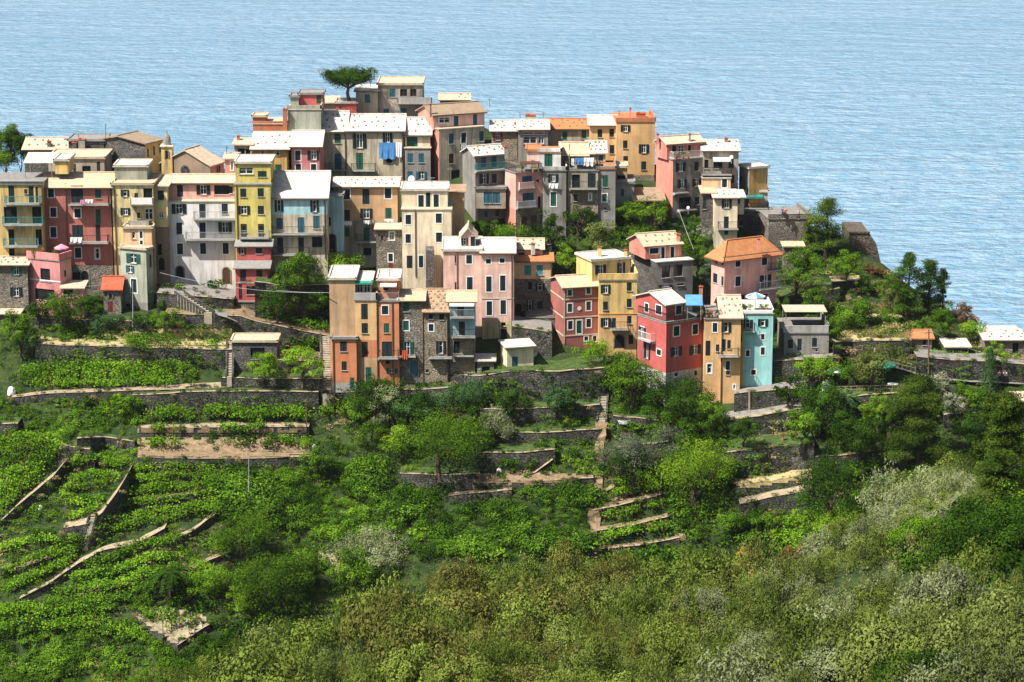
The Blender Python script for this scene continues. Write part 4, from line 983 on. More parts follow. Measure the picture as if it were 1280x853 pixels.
HS['ot'] = house('tall apricot house with terracotta battlement roof terrace on the skyline', [
 dict(t=11, x=(672,965), y=(200,720), Y=380, D=9, th=2, m=[('apricot',606),('stonewarm',None)], r=('terr',None,'O',.5,'terracotta'),
      w='o 742,247,72,50;741,370,34,60;o 882,402,76,66;744,483,36,48;882,532,38,64', c=[(780,95,165,14,.3,'salmon'),(860,132,160,70,.4,'terracotta')]),
 dict(t=11, x=(470,674), y=(228,560), Y=381.5, D=9, m='apricot', r=('gable',158,'W'), w='548,285,36,62;638,282,36,62;640,408,36,66')])
house('grey house under bright orange tiled roof on the skyline', [
 dict(t=11, x=(150,467), y=(254,470), Y=384, D=8, m='stucco', r=('gable',182,'O'), dots=3, w='g 280,305,36,66;g 426,295,36,66')])
HS['pt'] = house('house with pink upper storey and white lower floors below a brown roof', [
 dict(t=8, x=(80,625), xs=255, sd='L', th=26, Dmax=10, y=(345,700), Y=377, m='oldcream', sm='salmon', r=('terr',None,'C',0), w='b 355,418,38,86;f 457,410,40,84;b 604,397,38,84;r 355,582,38,82;D 390,720,70,90'),
 dict(t=8, x=(82,628), xs=212, sd='L', th=26, Dmax=9, y=(228,345), Y=378, m='palepink', sm='salmon', r=('gable',136,'B'), upper=1, w='wf 300,265,88,46;b 395,280,38,98;b 550,268,32,102', c=[(186,135,200,12,-.0,'darkrender')])])
house('cream roofed house end at the very top behind the brown roof', [
 dict(t=8, x=(262,500), y=(102,180), Y=393, D=6, m='stucco', r=('gable',55,'C'), dots=2)])
house('stone house with red shutters under a long white dotted roof', [
 dict(t=8, x=(685,905), y=(358,560), Y=379.5, D=8, m='stonewarm', r=('gable',278,'W'), dots=3, w='Ro 737,400,78,62', c=[(885,290,345,26,.3,'concrete')])])
house('grey house with white framed glass veranda behind the rooftops', [
 dict(t=8, x=(905,1148), y=(345,560), Y=378, D=8, m='grey', r=('gable',272,'W'), dots=3, w='w 1030,370,180,30;w 1000,430,110,60;w 1092,430,44,60', c=[(1005,222,270,86,.7,'stucco')])])
HS['gy'] = house('tall grey house with blue shutters and enclosed bay on its front', [
 dict(t=9, x=(112,435), xs=208, sd='L', th=25, Dmax=9, y=(155,710), Y=367, m='grey', r=('gable',80,'W'), dots=4, pipe=212,
      w='b 273,200,38,84;b 352,196,36,84;s 275,328,36,74;s 353,325,36,70;b 290,595,26,50;r 375,590,26,44', b=[(220,436,278,.9,'blue')], c=[(443,85,135,28,.3,'grey')]),
 dict(t=9, x=(213,440), y=(405,552), Y=366.4, D=1.2, m='stucco', r=('flat',None,'G'), upper=1, w='b 305,472,66,84;b 368,472,56,84')])
HS['sm'] = house('salmon house with two arched doorways in its cream stone foot', [
 dict(t=9, x=(432,720), xs=516, sd='L', th=26, Dmax=7, y=(288,745), Y=365, m=[('pink',562),('stonewarm',None)], sm='salmon', r=('terr',None,'pave',-1,'iron'),
      w='b 603,355,76,98;r 683,342,18,24;b 610,488,84,108;D 695,505,22,86;ra 580,675,44,130;ra 652,660,42,120', b=[(548,665,412,.6,'solid palepink'),(535,680,556,.7,'solid concrete')]),
 dict(t=9, x=(602,705), y=(118,250), Y=370, D=5, m='palepink', r=('flat',None,'O'), upper=1)])
HS['wg'] = house('narrow grey house with white top floor and green door between salmon and stone', [
 dict(t=9, x=(722,900), y=(268,710), Y=366.2, D=7, m='grey', r=('terr',None,'pave',.5,'greywhite'), w='wo 800,320,76,60;gf 803,482,42,108;r 800,632,38,80'),
 dict(t=9, x=(690,860), y=(128,262), Y=368, D=5, m='white', r=('terr',None,'O',.5,'white'), upper=1, w='Dg 765,195,62,112')])
HS['sto'] = house('tall rough stone house with open loggia floor and washing terrace on top', [
 dict(t=9, x=(906,1142), y=(268,860), Y=366.6, D=8, m=[('stucco',412),('stonewarm',None)], r=('terr',None,'pave',-1,'iron'), pipe=909,
      w='d 975,345,60,100;s 1095,340,60,108;s 972,472,28,54;wf 1083,465,18,50;d 965,670,36,48;r 1072,690,44,88;s 963,735,24,50;s 1080,800,24,68', b=[(925,1140,412,.9,'iron')]),
 dict(t=9, x=(862,1062), y=(155,262), Y=371.5, D=6, m='tan', r=('gable',58,'T'), upper=1, w='d 1000,205,60,60'),
 dict(t=9, x=(1062,1200), y=(132,262), Y=372, D=7, m='stucco', r=('gable',48,'W'), upper=1, dots=3, w='b 1165,170,34,44')])
house('grey rendered house with green shutters right of the rough stone tower', [
 dict(t=11, x=(522,666), y=(560,900), Y=366.9, D=7, m='grey', r=('terr',None,'O',.3,'grey'), w='g 590,650,38,90;gf 583,777,36,58;d 590,860,16,20')])
house('plain grey green cottage with washing below the tall apricot house', [
 dict(t=11, x=(667,808), y=(668,830), Y=371, D=6, m='greygreen', r=('flat',None,'G'), w='b 720,737,26,52'),
 dict(t=11, x=(668,756), y=(548,668), Y=373.5, D=4, m='tan', r=('flat',None,'C'), upper=1, w='d 710,630,60,50')])
house('low shed with dark brown roof under the tall apricot house', [
 dict(t=11, x=(812,1035), y=(800,860), Y=369, D=7, m='stonedark', r=('shed',705,'B'))], name='shed', cat='shed', group=None)
house('little stone hut with tan roof below the bastion terrace', [
 dict(t=15, x=(172,272), y=(335,385), Y=360, D=2.5, m='stone', r=('shed',312,'T'))], name='hut', cat='hut', group=None)
house('grey gabled stone house with white roof at the right edge', [
 dict(t=16, x=(768,990), y=(250,372), Y=337, D=8, m='stone', r=('gable',198,'W'), dots=3, w='d 940,295,34,60;T 0,0,1,1'.replace(';T 0,0,1,1',''))])
house('small stone shelter with arched opening at the right edge below the gabled house', [
 dict(t=16, x=(850,1000), y=(400,490), Y=334, D=3, m='stone', r=('terr',None,'turf',0), w='da 935,450,36,76')], name='shelter', cat='shelter', group=None)
house('low shed with pale roof at the right edge below the path', [
 dict(t=16, x=(935,1010), y=(592,650), Y=327, D=4, m='stonedark', r=('shed',555,'C'), w='d 965,620,16,34')], name='shed', cat='shed', group=None)
house('open taverna with white sheet roof and dark shaded front', [
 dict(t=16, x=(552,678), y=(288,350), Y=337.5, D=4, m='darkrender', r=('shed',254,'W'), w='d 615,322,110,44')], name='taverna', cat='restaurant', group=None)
house('long stone outbuilding with orange tiled roof behind the tall pole', [
 dict(t=16, x=(345,470), y=(240,350), Y=338, D=5, m='stone', r=('gable',198,'O'), w='d 430,262,20,30')], name='outbuilding', cat='outbuilding', group=None)
house('small stone hut under a flat pale slab beside the vineyard stairs', [
 dict(t=0, x=(290,346), y=(428,452), Y=None, D=4, m='stonedark', r=('flat',None,'C'), w='d 322,442,18,14')], name='hut', cat='hut', group=None)
house('low pumphouse with pale slab roof in front of the terrace wall', [
 dict(t=0, x=(293,320), y=(449,466), Y=336.5, D=2, m='stonedark', r=('flat',None,'C'), w='d 306,459,14,10')], name='pumphouse', cat='hut', group=None)

# bell tower beside the church: shaft, arched opening, cornice, little dome and finial
def bell_tower():
    Y = 364; a = at(X(1,1150), Yp(1,440), Y); b = at(X(1,1222), Yp(1,250), Y); w = b.x-a.x
    cx, cy = (a.x+b.x)/2, Y+w/2; root = empty('bell_tower', (cx, cy, a.z), 'small yellow bell tower with arched opening and dark dome', 'bell tower')
    fc = Face(Vector((cx-w/2, Y, 0)), Vector((cx+w/2, Y, 0))); mb = MB()
    mb.box((cx-w/2, Y, a.z-3), (w, 0, 0), (0, w, 0), (0, 0, b.z-a.z+3), 'yellow'); mb.build('shaft', root)
    window(root, fc, 'da', X(1,1185), Yp(1,303), 20/5.686, 56/5.686, random.Random(1))
    mb = MB(); mb.box((cx-w/2-.15, Y-.15, b.z+.003), (w+.3, 0, 0), (0, w+.3, 0), (0, 0, .2), 'cream')
    r = w*.36; prof = [(r, 0), (r, .35), (r*.95, .8), (r*.7, 1.2), (r*.3, 1.5), (.1, 1.6), (.06, 2.0)]
    for (r0, h0), (r1, h1) in zip(prof, prof[1:]): mb.tube((cx, cy, b.z+.2+h0), (cx, cy, b.z+.2+h1), r0, 'grey', 12, r1)
    mb.build('dome', root)
bell_tower()
# the church's round window and the round plaque
def disc(root, fc, px, py, rpx, off, mats, name):
    u, z = fc.hit(px, py); u2, _ = fc.hit(px+rpx, py); R = abs(u2-u); mb = MB(); n = 20
    for (r0, r1, m) in mats:
        for i in range(n):
            a0, a1 = 2*math.pi*i/n, 2*math.pi*(i+1)/n
            q = [fc.P(u+math.cos(a)*r*R, z+math.sin(a)*r*R, off) for a, r in ((a0, r0), (a1, r0), (a1, r1), (a0, r1))]
            if r0 == 0: mb.add([q[0], q[2], q[3]], [(0, 1, 2)], m)
            else: mb.add(q, [(0, 3, 2, 1)], m)
        off += .012
    if len(mats) > 1:
        for i in range(6):
            a0 = math.pi*i/6; d_ = fc.u*math.cos(a0) + Vector((0, 0, math.sin(a0))); c_ = fc.P(u, z, off+.02)
            mb.tube(c_-d_*R*.8, c_+d_*R*.8, .05, mats[1][2], 4)
    mb.build(name, root)
disc(HS['church'][0]['root'], HS['church'][0]['front'], X(3,180), Yp(3,418), 34/5.686, .03, [(0,.82,'darkhole'), (.8,1,'stonedark')], 'round_window')
disc(HS['brick'][0]['root'], HS['brick'][0]['front'], X(13,250), Yp(13,600), 15/5.685, .06, [(0,1,'whitewash')], 'wall_plaque')
# ------------------------------------------------------------------ plants
def qmesh(name, V, mats, tint=None, mi=None):
    """V: (n,4,3) quads -> one mesh"""
    n = len(V); me = bpy.data.meshes.new(name)
    me.vertices.add(n*4); me.vertices.foreach_set('co', np.ascontiguousarray(V, dtype=np.float32).ravel())
    me.loops.add(n*4); me.loops.foreach_set('vertex_index', np.arange(n*4, dtype=np.int32))
    me.polygons.add(n); me.polygons.foreach_set('loop_start', np.arange(0, n*4, 4, dtype=np.int32)); me.polygons.foreach_set('loop_total', np.full(n, 4, dtype=np.int32))
    for m in mats: me.materials.append(MATS[m])
    if mi is not None: me.polygons.foreach_set('material_index', mi.astype(np.int32))
    at_ = me.attributes.new('tint', 'FLOAT', 'FACE'); at_.data.foreach_set('value', (tint if tint is not None else rng.random(n)).astype(np.float32))
    me.update(calc_edges=True); return me
def leaves(C, out, size, aspect=.55, jit=.48, up=.25, along=None):
    """rhombic leaf faces at C, turned roughly towards out"""
    n = len(C); nn = out + rng.normal(0, jit, (n, 3)); nn[:, 2] += up; nn /= np.linalg.norm(nn, axis=1, keepdims=True) + 1e-9
    t = rng.normal(0, 1, (n, 3)) if along is None else along + rng.normal(0, .25, (n, 3))
    t -= nn*(t*nn).sum(1, keepdims=True); t /= np.linalg.norm(t, axis=1, keepdims=True) + 1e-9
    b = np.cross(nn, t); s = (size*(.6+.8*rng.random(n)))[:, None]
    return np.stack([C - t*s*.5, C + b*s*aspect*.5, C + t*s*.5, C - b*s*aspect*.5], 1)
def sph(n):
    v = rng.normal(0, 1, (n, 3)); return v/np.linalg.norm(v, axis=1, keepdims=True)
def crown(rx, ry, rz, nc, nl, cr, ls, flat=.0, fill=.12, aspect=.6):
    """clumps spread through an ellipsoid volume; returns quads, tint"""
    d = sph(nc*3); d = d[d[:, 2] > -.65][:nc]
    rad = rng.uniform(.45, 1.0, len(d))**.6
    c = d*rad[:, None]*np.array([rx-cr*.7, ry-cr*.7, rz-cr*.6]); k = rng.integers(0, len(c), nl)
    o = sph(nl); o[:, 2] = np.where(rng.random(nl) < .5, abs(o[:, 2]), o[:, 2])
    crr = (cr*rng.uniform(.65, 1.25, len(c)))[k]
    if nl > 500:   # several lobes make the outline uneven
        q = rng.normal(0, .20, (5, 3))*np.array([rx, ry, rz*.8]); c = c*.84 + q[rng.integers(0, 5, len(c))]
    P = c[k] + o*(crr*rng.uniform(.55, 1.05, nl))[:, None]*np.array([1, 1, .8])
    out = o*.9 + P/np.array([rx, ry, rz])*.5
    t = np.clip(rng.uniform(0, 1, len(c))[k]*.6 + rng.random(nl)*.4, 0, 1)
    return leaves(P, out, ls, aspect), t
def limb_mesh(mb, p, q, r0, r1, n=6, seg=4, wob=.08, mat='bark'):
    p, q = Vector(p), Vector(q); L = (q-p).length; prev = p
    for i in range(1, seg+1):
        t = i/seg; c = p.lerp(q, t) + (Vector((random.uniform(-1, 1), random.uniform(-1, 1), 0))*L*wob if i < seg else Vector())
        mb.tube(prev, c, r0+(r1-r0)*(i-1)/seg, mat, n, r0+(r1-r0)*t); prev = c
def put(me, name, loc, parent=None, rz=0, s=(1, 1, 1)):
    o = bpy.data.objects.new(name, me); col.objects.link(o)
    if parent is None: o.location = loc; o.rotation_euler = (0, 0, rz)
    else: o.parent = parent
    o.scale = s; return o
def scale_at(Y): return F/(Y/cp)*1.0
def tree(kind, px, py, w, h, label, mat='lf_green', Y=None, cat='tree', dens=1.0, name='tree', near=None, group=None):
    """px,py foot pixel; w,h crown width and total height in pixels"""
    if Y is None: g = G(px, py, None if near else False)
    else: g = at(px, py, Y); 
    Yd = g.y; k = (F/Yd)*1.0; W = w/k/2*1.18; Hh = h/k/cp*1.08
    random.seed(int(px*31+py)); root = empty(name, g, label, cat, group); tm = MB()
    ls = (.20 if Yd > 260 else .15); area = w*h
    if kind == 'round':      # trunk, limbs and a clumped crown
        cz = Hh*.54; rz = Hh*.48
        V, t = crown(W, W*.95, rz, int(16+area/130), int(min(12000, area*2.1*dens)+300), max(.35, W*.27), ls*.95)
        V[..., 2] += cz; limb_mesh(tm, (0, 0, -.6), (0, 0, cz*.8), max(.08, W*.07), W*.04)
        for i in range(5):
            a = i*1.3; limb_mesh(tm, (0, 0, cz*(.35+.08*i)), (math.cos(a)*W*.6, math.sin(a)*W*.6, cz+rz*.2), W*.035+.02, .02, 5, 3)
    elif kind == 'bush':     # leafy down to the ground
        rz = Hh*.55
        V, t = crown(W, W*.9, rz, int(13+area/120), int(min(12000, area*2.3*dens)+250), max(.3, W*.30), ls*.92)
        V[..., 2] += Hh*.45
        for i in range(4):
            a = i*1.7; limb_mesh(tm, (0, 0, -.4), (math.cos(a)*W*.4, math.sin(a)*W*.4, Hh*.55), .05, .02, 5, 2)
    elif kind == 'pine':     # irregular whorls of needled boughs
        Vs, ts = [], []; nb = int(26+area/150); limb_mesh(tm, (0, 0, -.6), (W*.05, 0, Hh*.93), max(.12, W*.07), .04, 7, 6, .015)
        for i in range(nb):
            f = (i+.5)/nb; z = Hh*(.16+.80*f); prof = (1-f)**.55*(.75+.35*math.sin(f*9+px)) + .10; a = random.uniform(0, 6.28); R = W*prof*random.uniform(.55, 1.08)
            e = np.array([math.cos(a)*R, math.sin(a)*R, z + R*.16]); limb_mesh(tm, (0, 0, z-.1), e*np.array([.9, .9, 1]) , .05, .02, 4, 2, .03)
            m = int(min(520, area*1.9*dens/nb)+20); u = rng.random(m)**.5; cr = W*.22
            C = np.array([0, 0, z])*(1-u[:, None]) + e*u[:, None] + sph(m)*cr*rng.uniform(.4, 1.1, (m, 1))*np.array([1, 1, .5])
            out = sph(m)*.5 + np.array([e[0]/max(R, .1)*.5, e[1]/max(R, .1)*.5, .5]); Vs.append(leaves(C, out, ls*1.1, .35)); ts.append(np.clip(rng.random(m)*.5+random.random()*.5, 0, 1))
        V = np.concatenate(Vs); t = np.concatenate(ts)
    elif kind == 'umbrella': # stone pine: forked trunk, broad flat crown
        V, t = crown(W*.92, W*.8, Hh*.34, 90, int(area*6), W*.22, ls*.9); V[..., 2] += Hh*.68
        limb_mesh(tm, (0, 0, -1), (-W*.05, 0, Hh*.45), .35, .22)
        for i in range(7):
            a = i*.9; limb_mesh(tm, (-W*.05, 0, Hh*.42), (math.cos(a)*W*.7, math.sin(a)*W*.5, Hh*.70), .15, .05, 5, 3)
    elif kind == 'cone':     # dense pointed conifer
        m = int(area*1.8*dens); f = rng.random(m)**.8; a = rng.random(m)*6.283; R = W*(1-f)**.7*(.72+.28*np.sin(a*3+f*14))*rng.uniform(.7, 1.05, m)
        C = np.stack([np.cos(a)*R, np.sin(a)*R, Hh*(.08+.9*f)], 1); out = np.stack([np.cos(a), np.sin(a), np.full(m, .4)], 1)
        V = leaves(C, out, ls, .4); t = rng.random(m); limb_mesh(tm, (0, 0, -.5), (0, 0, Hh*.8), .14, .03)
    elif kind == 'palm':
        Vs = []; z0 = Hh*.55; limb_mesh(tm, (0, 0, -.5), (0, 0, z0), .25, .2, 7, 4, .01)
        for i in range(26):
            a = i*2.4; el = random.uniform(-.1, .95); m = 70; u = np.linspace(.05, 1, m); R = W*(.75+.3*random.random())
            x = R*u*math.cos(el*.8); z = z0 + R*(math.sin(el)*u - .75*u*u*(1.0-.3*el))
            for s_ in (-1, 1):
                C = np.stack([x*math.cos(a) - s_*math.sin(a)*.17*(1-u*.6), x*math.sin(a) + s_*math.cos(a)*.17*(1-u*.6), z-.03], 1)
                al = np.tile(np.array([-s_*math.sin(a)+.5*math.cos(a), s_*math.cos(a)+.5*math.sin(a), -.2]), (m, 1))
                Vs.append(leaves(C, np.tile([0, 0, 1.], (m, 1)), .42, .22, .25, .3, al))
        V = np.concatenate(Vs); t = rng.random(len(V))
    elif kind == 'spray':    # upright tufted shrub, broom, reeds, heather
        V, t = spray_tmpl(W, Hh, int(area*2.2*dens)+200, ls)
        for i in range(5):
            a = i*1.3; limb_mesh(tm, (0, 0, -.3), (math.cos(a)*W*.6, math.sin(a)*W*.6, Hh*.7), .05, .015, 4, 2)
    fm = bpy.data.meshes; me = qmesh('crown', V, [mat], t)
    put(me, 'crown' if kind in ('round', 'pine', 'umbrella', 'cone', 'palm') else 'foliage', None, root)
    tr = tm.build('trunk' if kind in ('round', 'pine', 'umbrella', 'cone', 'palm') else 'stems', None, origin=(0, 0, 0)); tr.parent = root
    return root
def spray_tmpl(W, Hh, nl, ls):
    ns = max(26, int(W*24)); a = rng.random(ns)*6.283; r = W*rng.random(ns)**.5
    top = np.stack([np.cos(a)*r, np.sin(a)*r, Hh*(1-.62*(r/W)**2)*rng.uniform(.78, 1.05, ns)], 1); base = top*np.array([.35, .35, .05])
    k = rng.integers(0, ns, nl); u = rng.uniform(.35, 1, nl)**.7
    ax = (top-base)[k]; C = base[k] + ax*u[:, None] + rng.normal(0, .062*Hh, (nl, 3))*np.array([1, 1, .8])*(1.1-u[:, None]*.4)
    axn = ax/np.linalg.norm(ax, axis=1, keepdims=True)
    out = np.stack([C[:, 0]/W, C[:, 1]/W, np.full(nl, .35)], 1)*.8
    return leaves(C, out, ls*1.15, .34, .6, .3, axn), np.clip(rng.random(ns)[k]*.6+rng.random(nl)*.4, 0, 1)

# --- masses that nobody could count: joined from a few clump shapes
def in_poly(x, y, poly):
    c = np.zeros(len(x), bool); n = len(poly)
    for i in range(n):
        (x0, y0), (x1, y1) = poly[i], poly[(i+1) % n]
        m = ((y0 > y) != (y1 > y)) & (x < (x1-x0)*(y-y0)/((y1-y0) or 1e-9)+x0); c ^= m
    return c
def scatter(poly, n, near=False, seed=0):
    r = np.random.default_rng(seed+11); xs = [p[0] for p in poly]; ys = [p[1] for p in poly]; out = []
    while len(out) < n:
        x = r.uniform(min(xs), max(xs), n); y = r.uniform(min(ys), max(ys), n); m = in_poly(x, y, poly)
        out += list(zip(x[m], y[m]))
    return out[:n]
def mass(name, label, poly, n, kinds, near=False, hrange=(.8, 1.5), wr=(.7, 1.2), nl=260, ls=.2, seed=0, kind='bush', cat=None, stuff=True):
    """kinds: list of leaf materials, chosen by a slow noise so that they grow in patches"""
    T = []
    for i in range(6):
        if kind == 'spray' or (kind == 'mix' and i % 2): V, t = spray_tmpl(1., 1.5, nl, ls)
        else:
            V, t = crown(1, .95, .62, 12 if nl < 1000 else 26, nl, .42 if nl < 1000 else .27, ls); V[..., 2] += .45
            if kind == 'mix': V[..., 2] *= 1.25
        T.append((V, t))
    Vs, ts, ms = [], [], []
    caps = np.array(CAPPX) if len(CAPPX) else np.zeros((1, 2))
    for i, (px, py) in enumerate(scatter(poly, n, near, seed)):
        dy = py - caps[:, 1]
        if near is False and ((np.abs(caps[:, 0]-px) < 10) & (dy > -3) & (dy < 4+7*hrange[1])).any(): continue
        g = np.array(G(px, py, near)); s = (hrange[0] + (hrange[1]-hrange[0])*np.clip((float(vnoise([g[0]], [g[1]], 4.5, seed+3)[0])-.3)*1.9 + rng.normal(0, .22), -.15, 1.35)); w = rng.uniform(*wr)*s; a = rng.random()*6.283; V, t = T[rng.integers(6)]
        R = np.array([[math.cos(a), -math.sin(a), 0], [math.sin(a), math.cos(a), 0], [0, 0, 1]])
        Vs.append((V*np.array([w, w, s]))@R.T + g + np.array([0, 0, -.12*s])); ts.append(np.clip(t*.55+rng.random()*.5-.05, 0, 1))
        q = float(vnoise([g[0]], [g[1]], 7.0, seed)[0])*.75 + rng.random()*.25; q = min(.999, max(0, (q-.2)/.6))
        ms.append(np.full(len(V), int(q*len(kinds))))
    o = put(qmesh(name, np.concatenate(Vs), kinds, np.concatenate(ts), np.concatenate(ms)), name, (0, 0, 0))
    tag(o, label, cat or name.replace('_', ' '), kind='stuff')
    return o
# ------------------------------------------------------------------ planting
T = tree
tree('umbrella', 438, 131, 66, 44, 'umbrella pine spreading over the topmost roofs', 'lf_dark', Y=388)
T('bush', 26, 212, 44, 52, 'rounder dark tree just right of the dense skyline tree at the left edge', 'lf_dark', Y=381, dens=2.5)
T('bush', 8, 214, 50, 64, 'dense dark green tree on the skyline at the left edge', 'lf_green', Y=380, dens=3)
T('bush', 6, 214, 34, 24, 'lighter green bush below the dark skyline tree', 'lf_green', Y=370, cat='bush', name='bush')
T('round', 48, 408, 34, 36, 'dark round tree in front of the rose pink house, left one', 'lf_dark')
T('round', 82, 412, 62, 46, 'broad dark tree in front of the rose pink house', 'lf_green')
T('round', 116, 406, 36, 38, 'green tree below the red weathered house, beside the red roofed shed', 'lf_green')
T('bush', 134, 416, 46, 28, 'blue-green fig bush in front of the small red roofed shed', 'lf_blue', cat='bush', name='bush')
T('bush', 207, 414, 36, 32, 'bright green bush at the foot of the slim tower', 'lf_bright', cat='bush', name='bush')
T('bush', 176, 408, 34, 16, 'low dark bush against the foot of the slim tower', 'lf_dark', cat='bush', name='bush')
T('round', 27, 452, 48, 62, 'tall yellowish topped tree at the left end of the long dark wall', 'lf_green')
T('bush', 238, 356, 20, 26, 'fig bush beside the arched door of the white house', 'lf_green', cat='bush', name='bush')
T('bush', 254, 357, 20, 20, 'second small fig in front of the white house', 'lf_green', cat='bush', name='bush')
T('round', 373, 374, 58, 60, 'dark leafy tree below the pale blue house', 'lf_green', dens=1.2)
T('round', 421, 362, 64, 48, 'bright green tree left of the dark stone tower house', 'lf_bright')
T('bush', 352, 372, 30, 34, 'bush at the corner of the small stepped red house', 'lf_green', cat='bush', name='bush')
T('bush', 362, 392, 26, 22, 'olive brown bush under the dark leafy tree', 'lf_olive', cat='bush', name='bush')
T('bush', 398, 388, 26, 24, 'olive shrub left of the tan end house', 'lf_olive', cat='bush', name='bush')
T('bush', 526, 362, 40, 28, 'yellow green vine canopy at the foot of the cream house', 'lf_bright', cat='bush', name='bush')
T('bush', 637, 304, 60, 24, 'dark hedge below the tall grey house', 'lf_green', cat='bush', name='bush')
T('round', 690, 318, 42, 52, 'dark shaded tree under the salmon and grey houses', 'lf_dark')
T('bush', 664, 312, 36, 24, 'dark bush beside the arched stone doorways', 'lf_dark', cat='bush', name='bush')
T('bush', 708, 344, 34, 34, 'bright green bush behind the maroon red house', 'lf_bright', cat='bush', name='bush')
T('bush', 752, 316, 44, 38, 'grey olive shrub on the wall of the rough stone tower', 'lf_olive', cat='bush', name='bush')
T('round', 783, 286, 34, 36, 'bright tree under the grey green cottage', 'lf_bright')
T('round', 820, 288, 44, 40, 'bright green tree below the dark roofed shed', 'lf_bright')
T('bush', 800, 302, 40, 22, 'low green bush between the bright trees', 'lf_green', cat='bush', name='bush')
T('bush', 876, 306, 30, 24, 'cream flowering shrub left of the narrow cream house', 'lf_flower', cat='bush', name='bush')
T('round', 872, 352, 40, 60, 'leafy tree between the two salmon houses', 'lf_green')
T('bush', 856, 330, 26, 34, 'green bush right of the salmon topped house', 'lf_green', cat='bush', name='bush')
T('pine', 1032, 326, 66, 74, 'large dark pine beside the bastion terrace', 'lf_pine', dens=1.6)
T('pine', 1012, 322, 36, 46, 'smaller dark pine left of the large one by the bastion', 'lf_pine', dens=1.6)
T('round', 996, 376, 52, 60, 'leafy tree right of the orange hipped roof', 'lf_green')
T('round', 1058, 356, 46, 44, 'round tree in front of the brown bastion', 'lf_green')
T('bush', 1020, 400, 40, 40, 'green bush above the canopied terrace', 'lf_green', cat='bush', name='bush')
T('bush', 1078, 366, 24, 24, 'small tree at the foot of the brown bastion', 'lf_green', cat='bush', name='bush')
T('bush', 1086, 342, 16, 16, 'rust red shrub at the foot of the bastion', 'lf_rust', cat='bush', name='bush')
T('bush', 1098, 346, 20, 12, 'low rust red shrub on the cape crest', 'lf_rust', cat='bush', name='bush')
T('pine', 1134, 402, 54, 82, 'tallest dark pine of the cape', 'lf_dark', dens=1.7)
T('pine', 1160, 398, 52, 70, 'broad dark pine in the middle of the cape group', 'lf_dark', dens=1.7)
T('pine', 1178, 390, 30, 52, 'outermost pine with a bare trunk over the sea', 'lf_pine', dens=1.5)
T('round', 1112, 384, 30, 44, 'green tree on the left of the cape pines', 'lf_green')
T('bush', 1118, 392, 34, 30, 'brownish round shrub in front of the cape pines', 'lf_olive', cat='bush', name='bush')
T('bush', 1068, 412, 54, 40, 'wide green shrub left of the dry yellow grass', 'lf_green', cat='bush', name='bush')
T('bush', 1044, 424, 30, 26, 'green shrub right of the grey terrace house', 'lf_green', cat='bush', name='bush')
T('bush', 1106, 406, 40, 20, 'green shrub between two patches of dry grass', 'lf_green', cat='bush', name='bush')
T('round', 1178, 426, 40, 46, 'tree standing by the tall pole and orange roof', 'lf_green')
T('bush', 1216, 430, 38, 30, 'bright green shrub above the taverna', 'lf_bright', cat='bush', name='bush')
T('bush', 1202, 404, 26, 26, 'rust red bush at the edge of the cape', 'lf_rust', cat='bush', name='bush')
T('bush', 1214, 408, 24, 18, 'second rust coloured bush low on the cape edge', 'lf_rust', cat='bush', name='bush')
T('bush', 1240, 456, 26, 30, 'bright shrub beside the grey gabled stone house', 'lf_bright', cat='bush', name='bush')
T('cone', 1236, 492, 30, 56, 'slim bluish conifer below the taverna', 'lf_blue', dens=1.4)
T('round', 1017, 490, 56, 46, 'bright green tree in front of the grey terrace house', 'lf_bright')
T('round', 1068, 486, 44, 38, 'small tree beside the green parasol', 'lf_green')
T('round', 1092, 486, 58, 58, 'olive coloured tree by the visitors path', 'lf_olive')
T('bush', 1174, 496, 34, 32, 'large oleander covered with pale blossom', 'lf_flower', cat='bush', name='bush', dens=.8)
T('bush', 1194, 520, 34, 30, 'lower oleander with pale blossom', 'lf_flower', cat='bush', name='bush', dens=.8)
T('bush', 1202, 508, 28, 30, 'pointed green bush right of the upper oleander', 'lf_green', cat='bush', name='bush')
T('bush', 1226, 522, 44, 40, 'green shrubs under the slim conifer', 'lf_green', cat='bush', name='bush')
T('bush', 1254, 516, 24, 20, 'bluish ball shaped bush near the right edge', 'lf_blue', cat='bush', name='bush')
T('pine', 1145, 590, 98, 118, 'big shaggy pine in the right middle', 'lf_pine', dens=2.6)
T('pine', 1250, 640, 96, 146, 'big dark pine at the right edge', 'lf_pine', dens=2.6, near=True)
T('palm', 1055, 526, 56, 50, 'date palm below the small garden', 'lf_blue', cat='palm', name='palm')
T('round', 1026, 552, 66, 76, 'tall leafy tree left of the palm', 'lf_dark')
T('round', 1050, 562, 60, 50, 'dark tree under the palm', 'lf_dark')
T('round', 1094, 548, 44, 54, 'bright yellowish tree left of the big shaggy pine', 'lf_bright')
T('round', 1006, 560, 48, 50, 'dark green tree at the end of the paved walk', 'lf_green')
T('bush', 1074, 566, 60, 40, 'dark bush mass below the bright yellowish tree', 'lf_dark', cat='bush', name='bush')
T('round', 1036, 676, 88, 116, 'big dark tree below the grey terrace walls', 'lf_dark', dens=1.2)
T('bush', 1060, 612, 32, 34, 'round green bush on top of the big dark tree', 'lf_green', cat='bush', name='bush')
T('round', 868, 642, 98, 98, 'big bright tree in the middle below the crimson house', 'lf_bright', dens=1.2)
T('round', 888, 552, 50, 56, 'rounded tree at the foot of the yellow corner house', 'lf_green')
T('round', 852, 526, 70, 56, 'dark tree under the grey plinth of the crimson house', 'lf_dark')
T('round', 790, 512, 66, 66, 'leafy tree right of the garden stairs', 'lf_green')
T('round', 768, 486, 44, 44, 'tree above the garden stairs top', 'lf_green')
T('bush', 744, 456, 44, 32, 'green shrub in front of the maroon red house', 'lf_bright', cat='bush', name='bush')
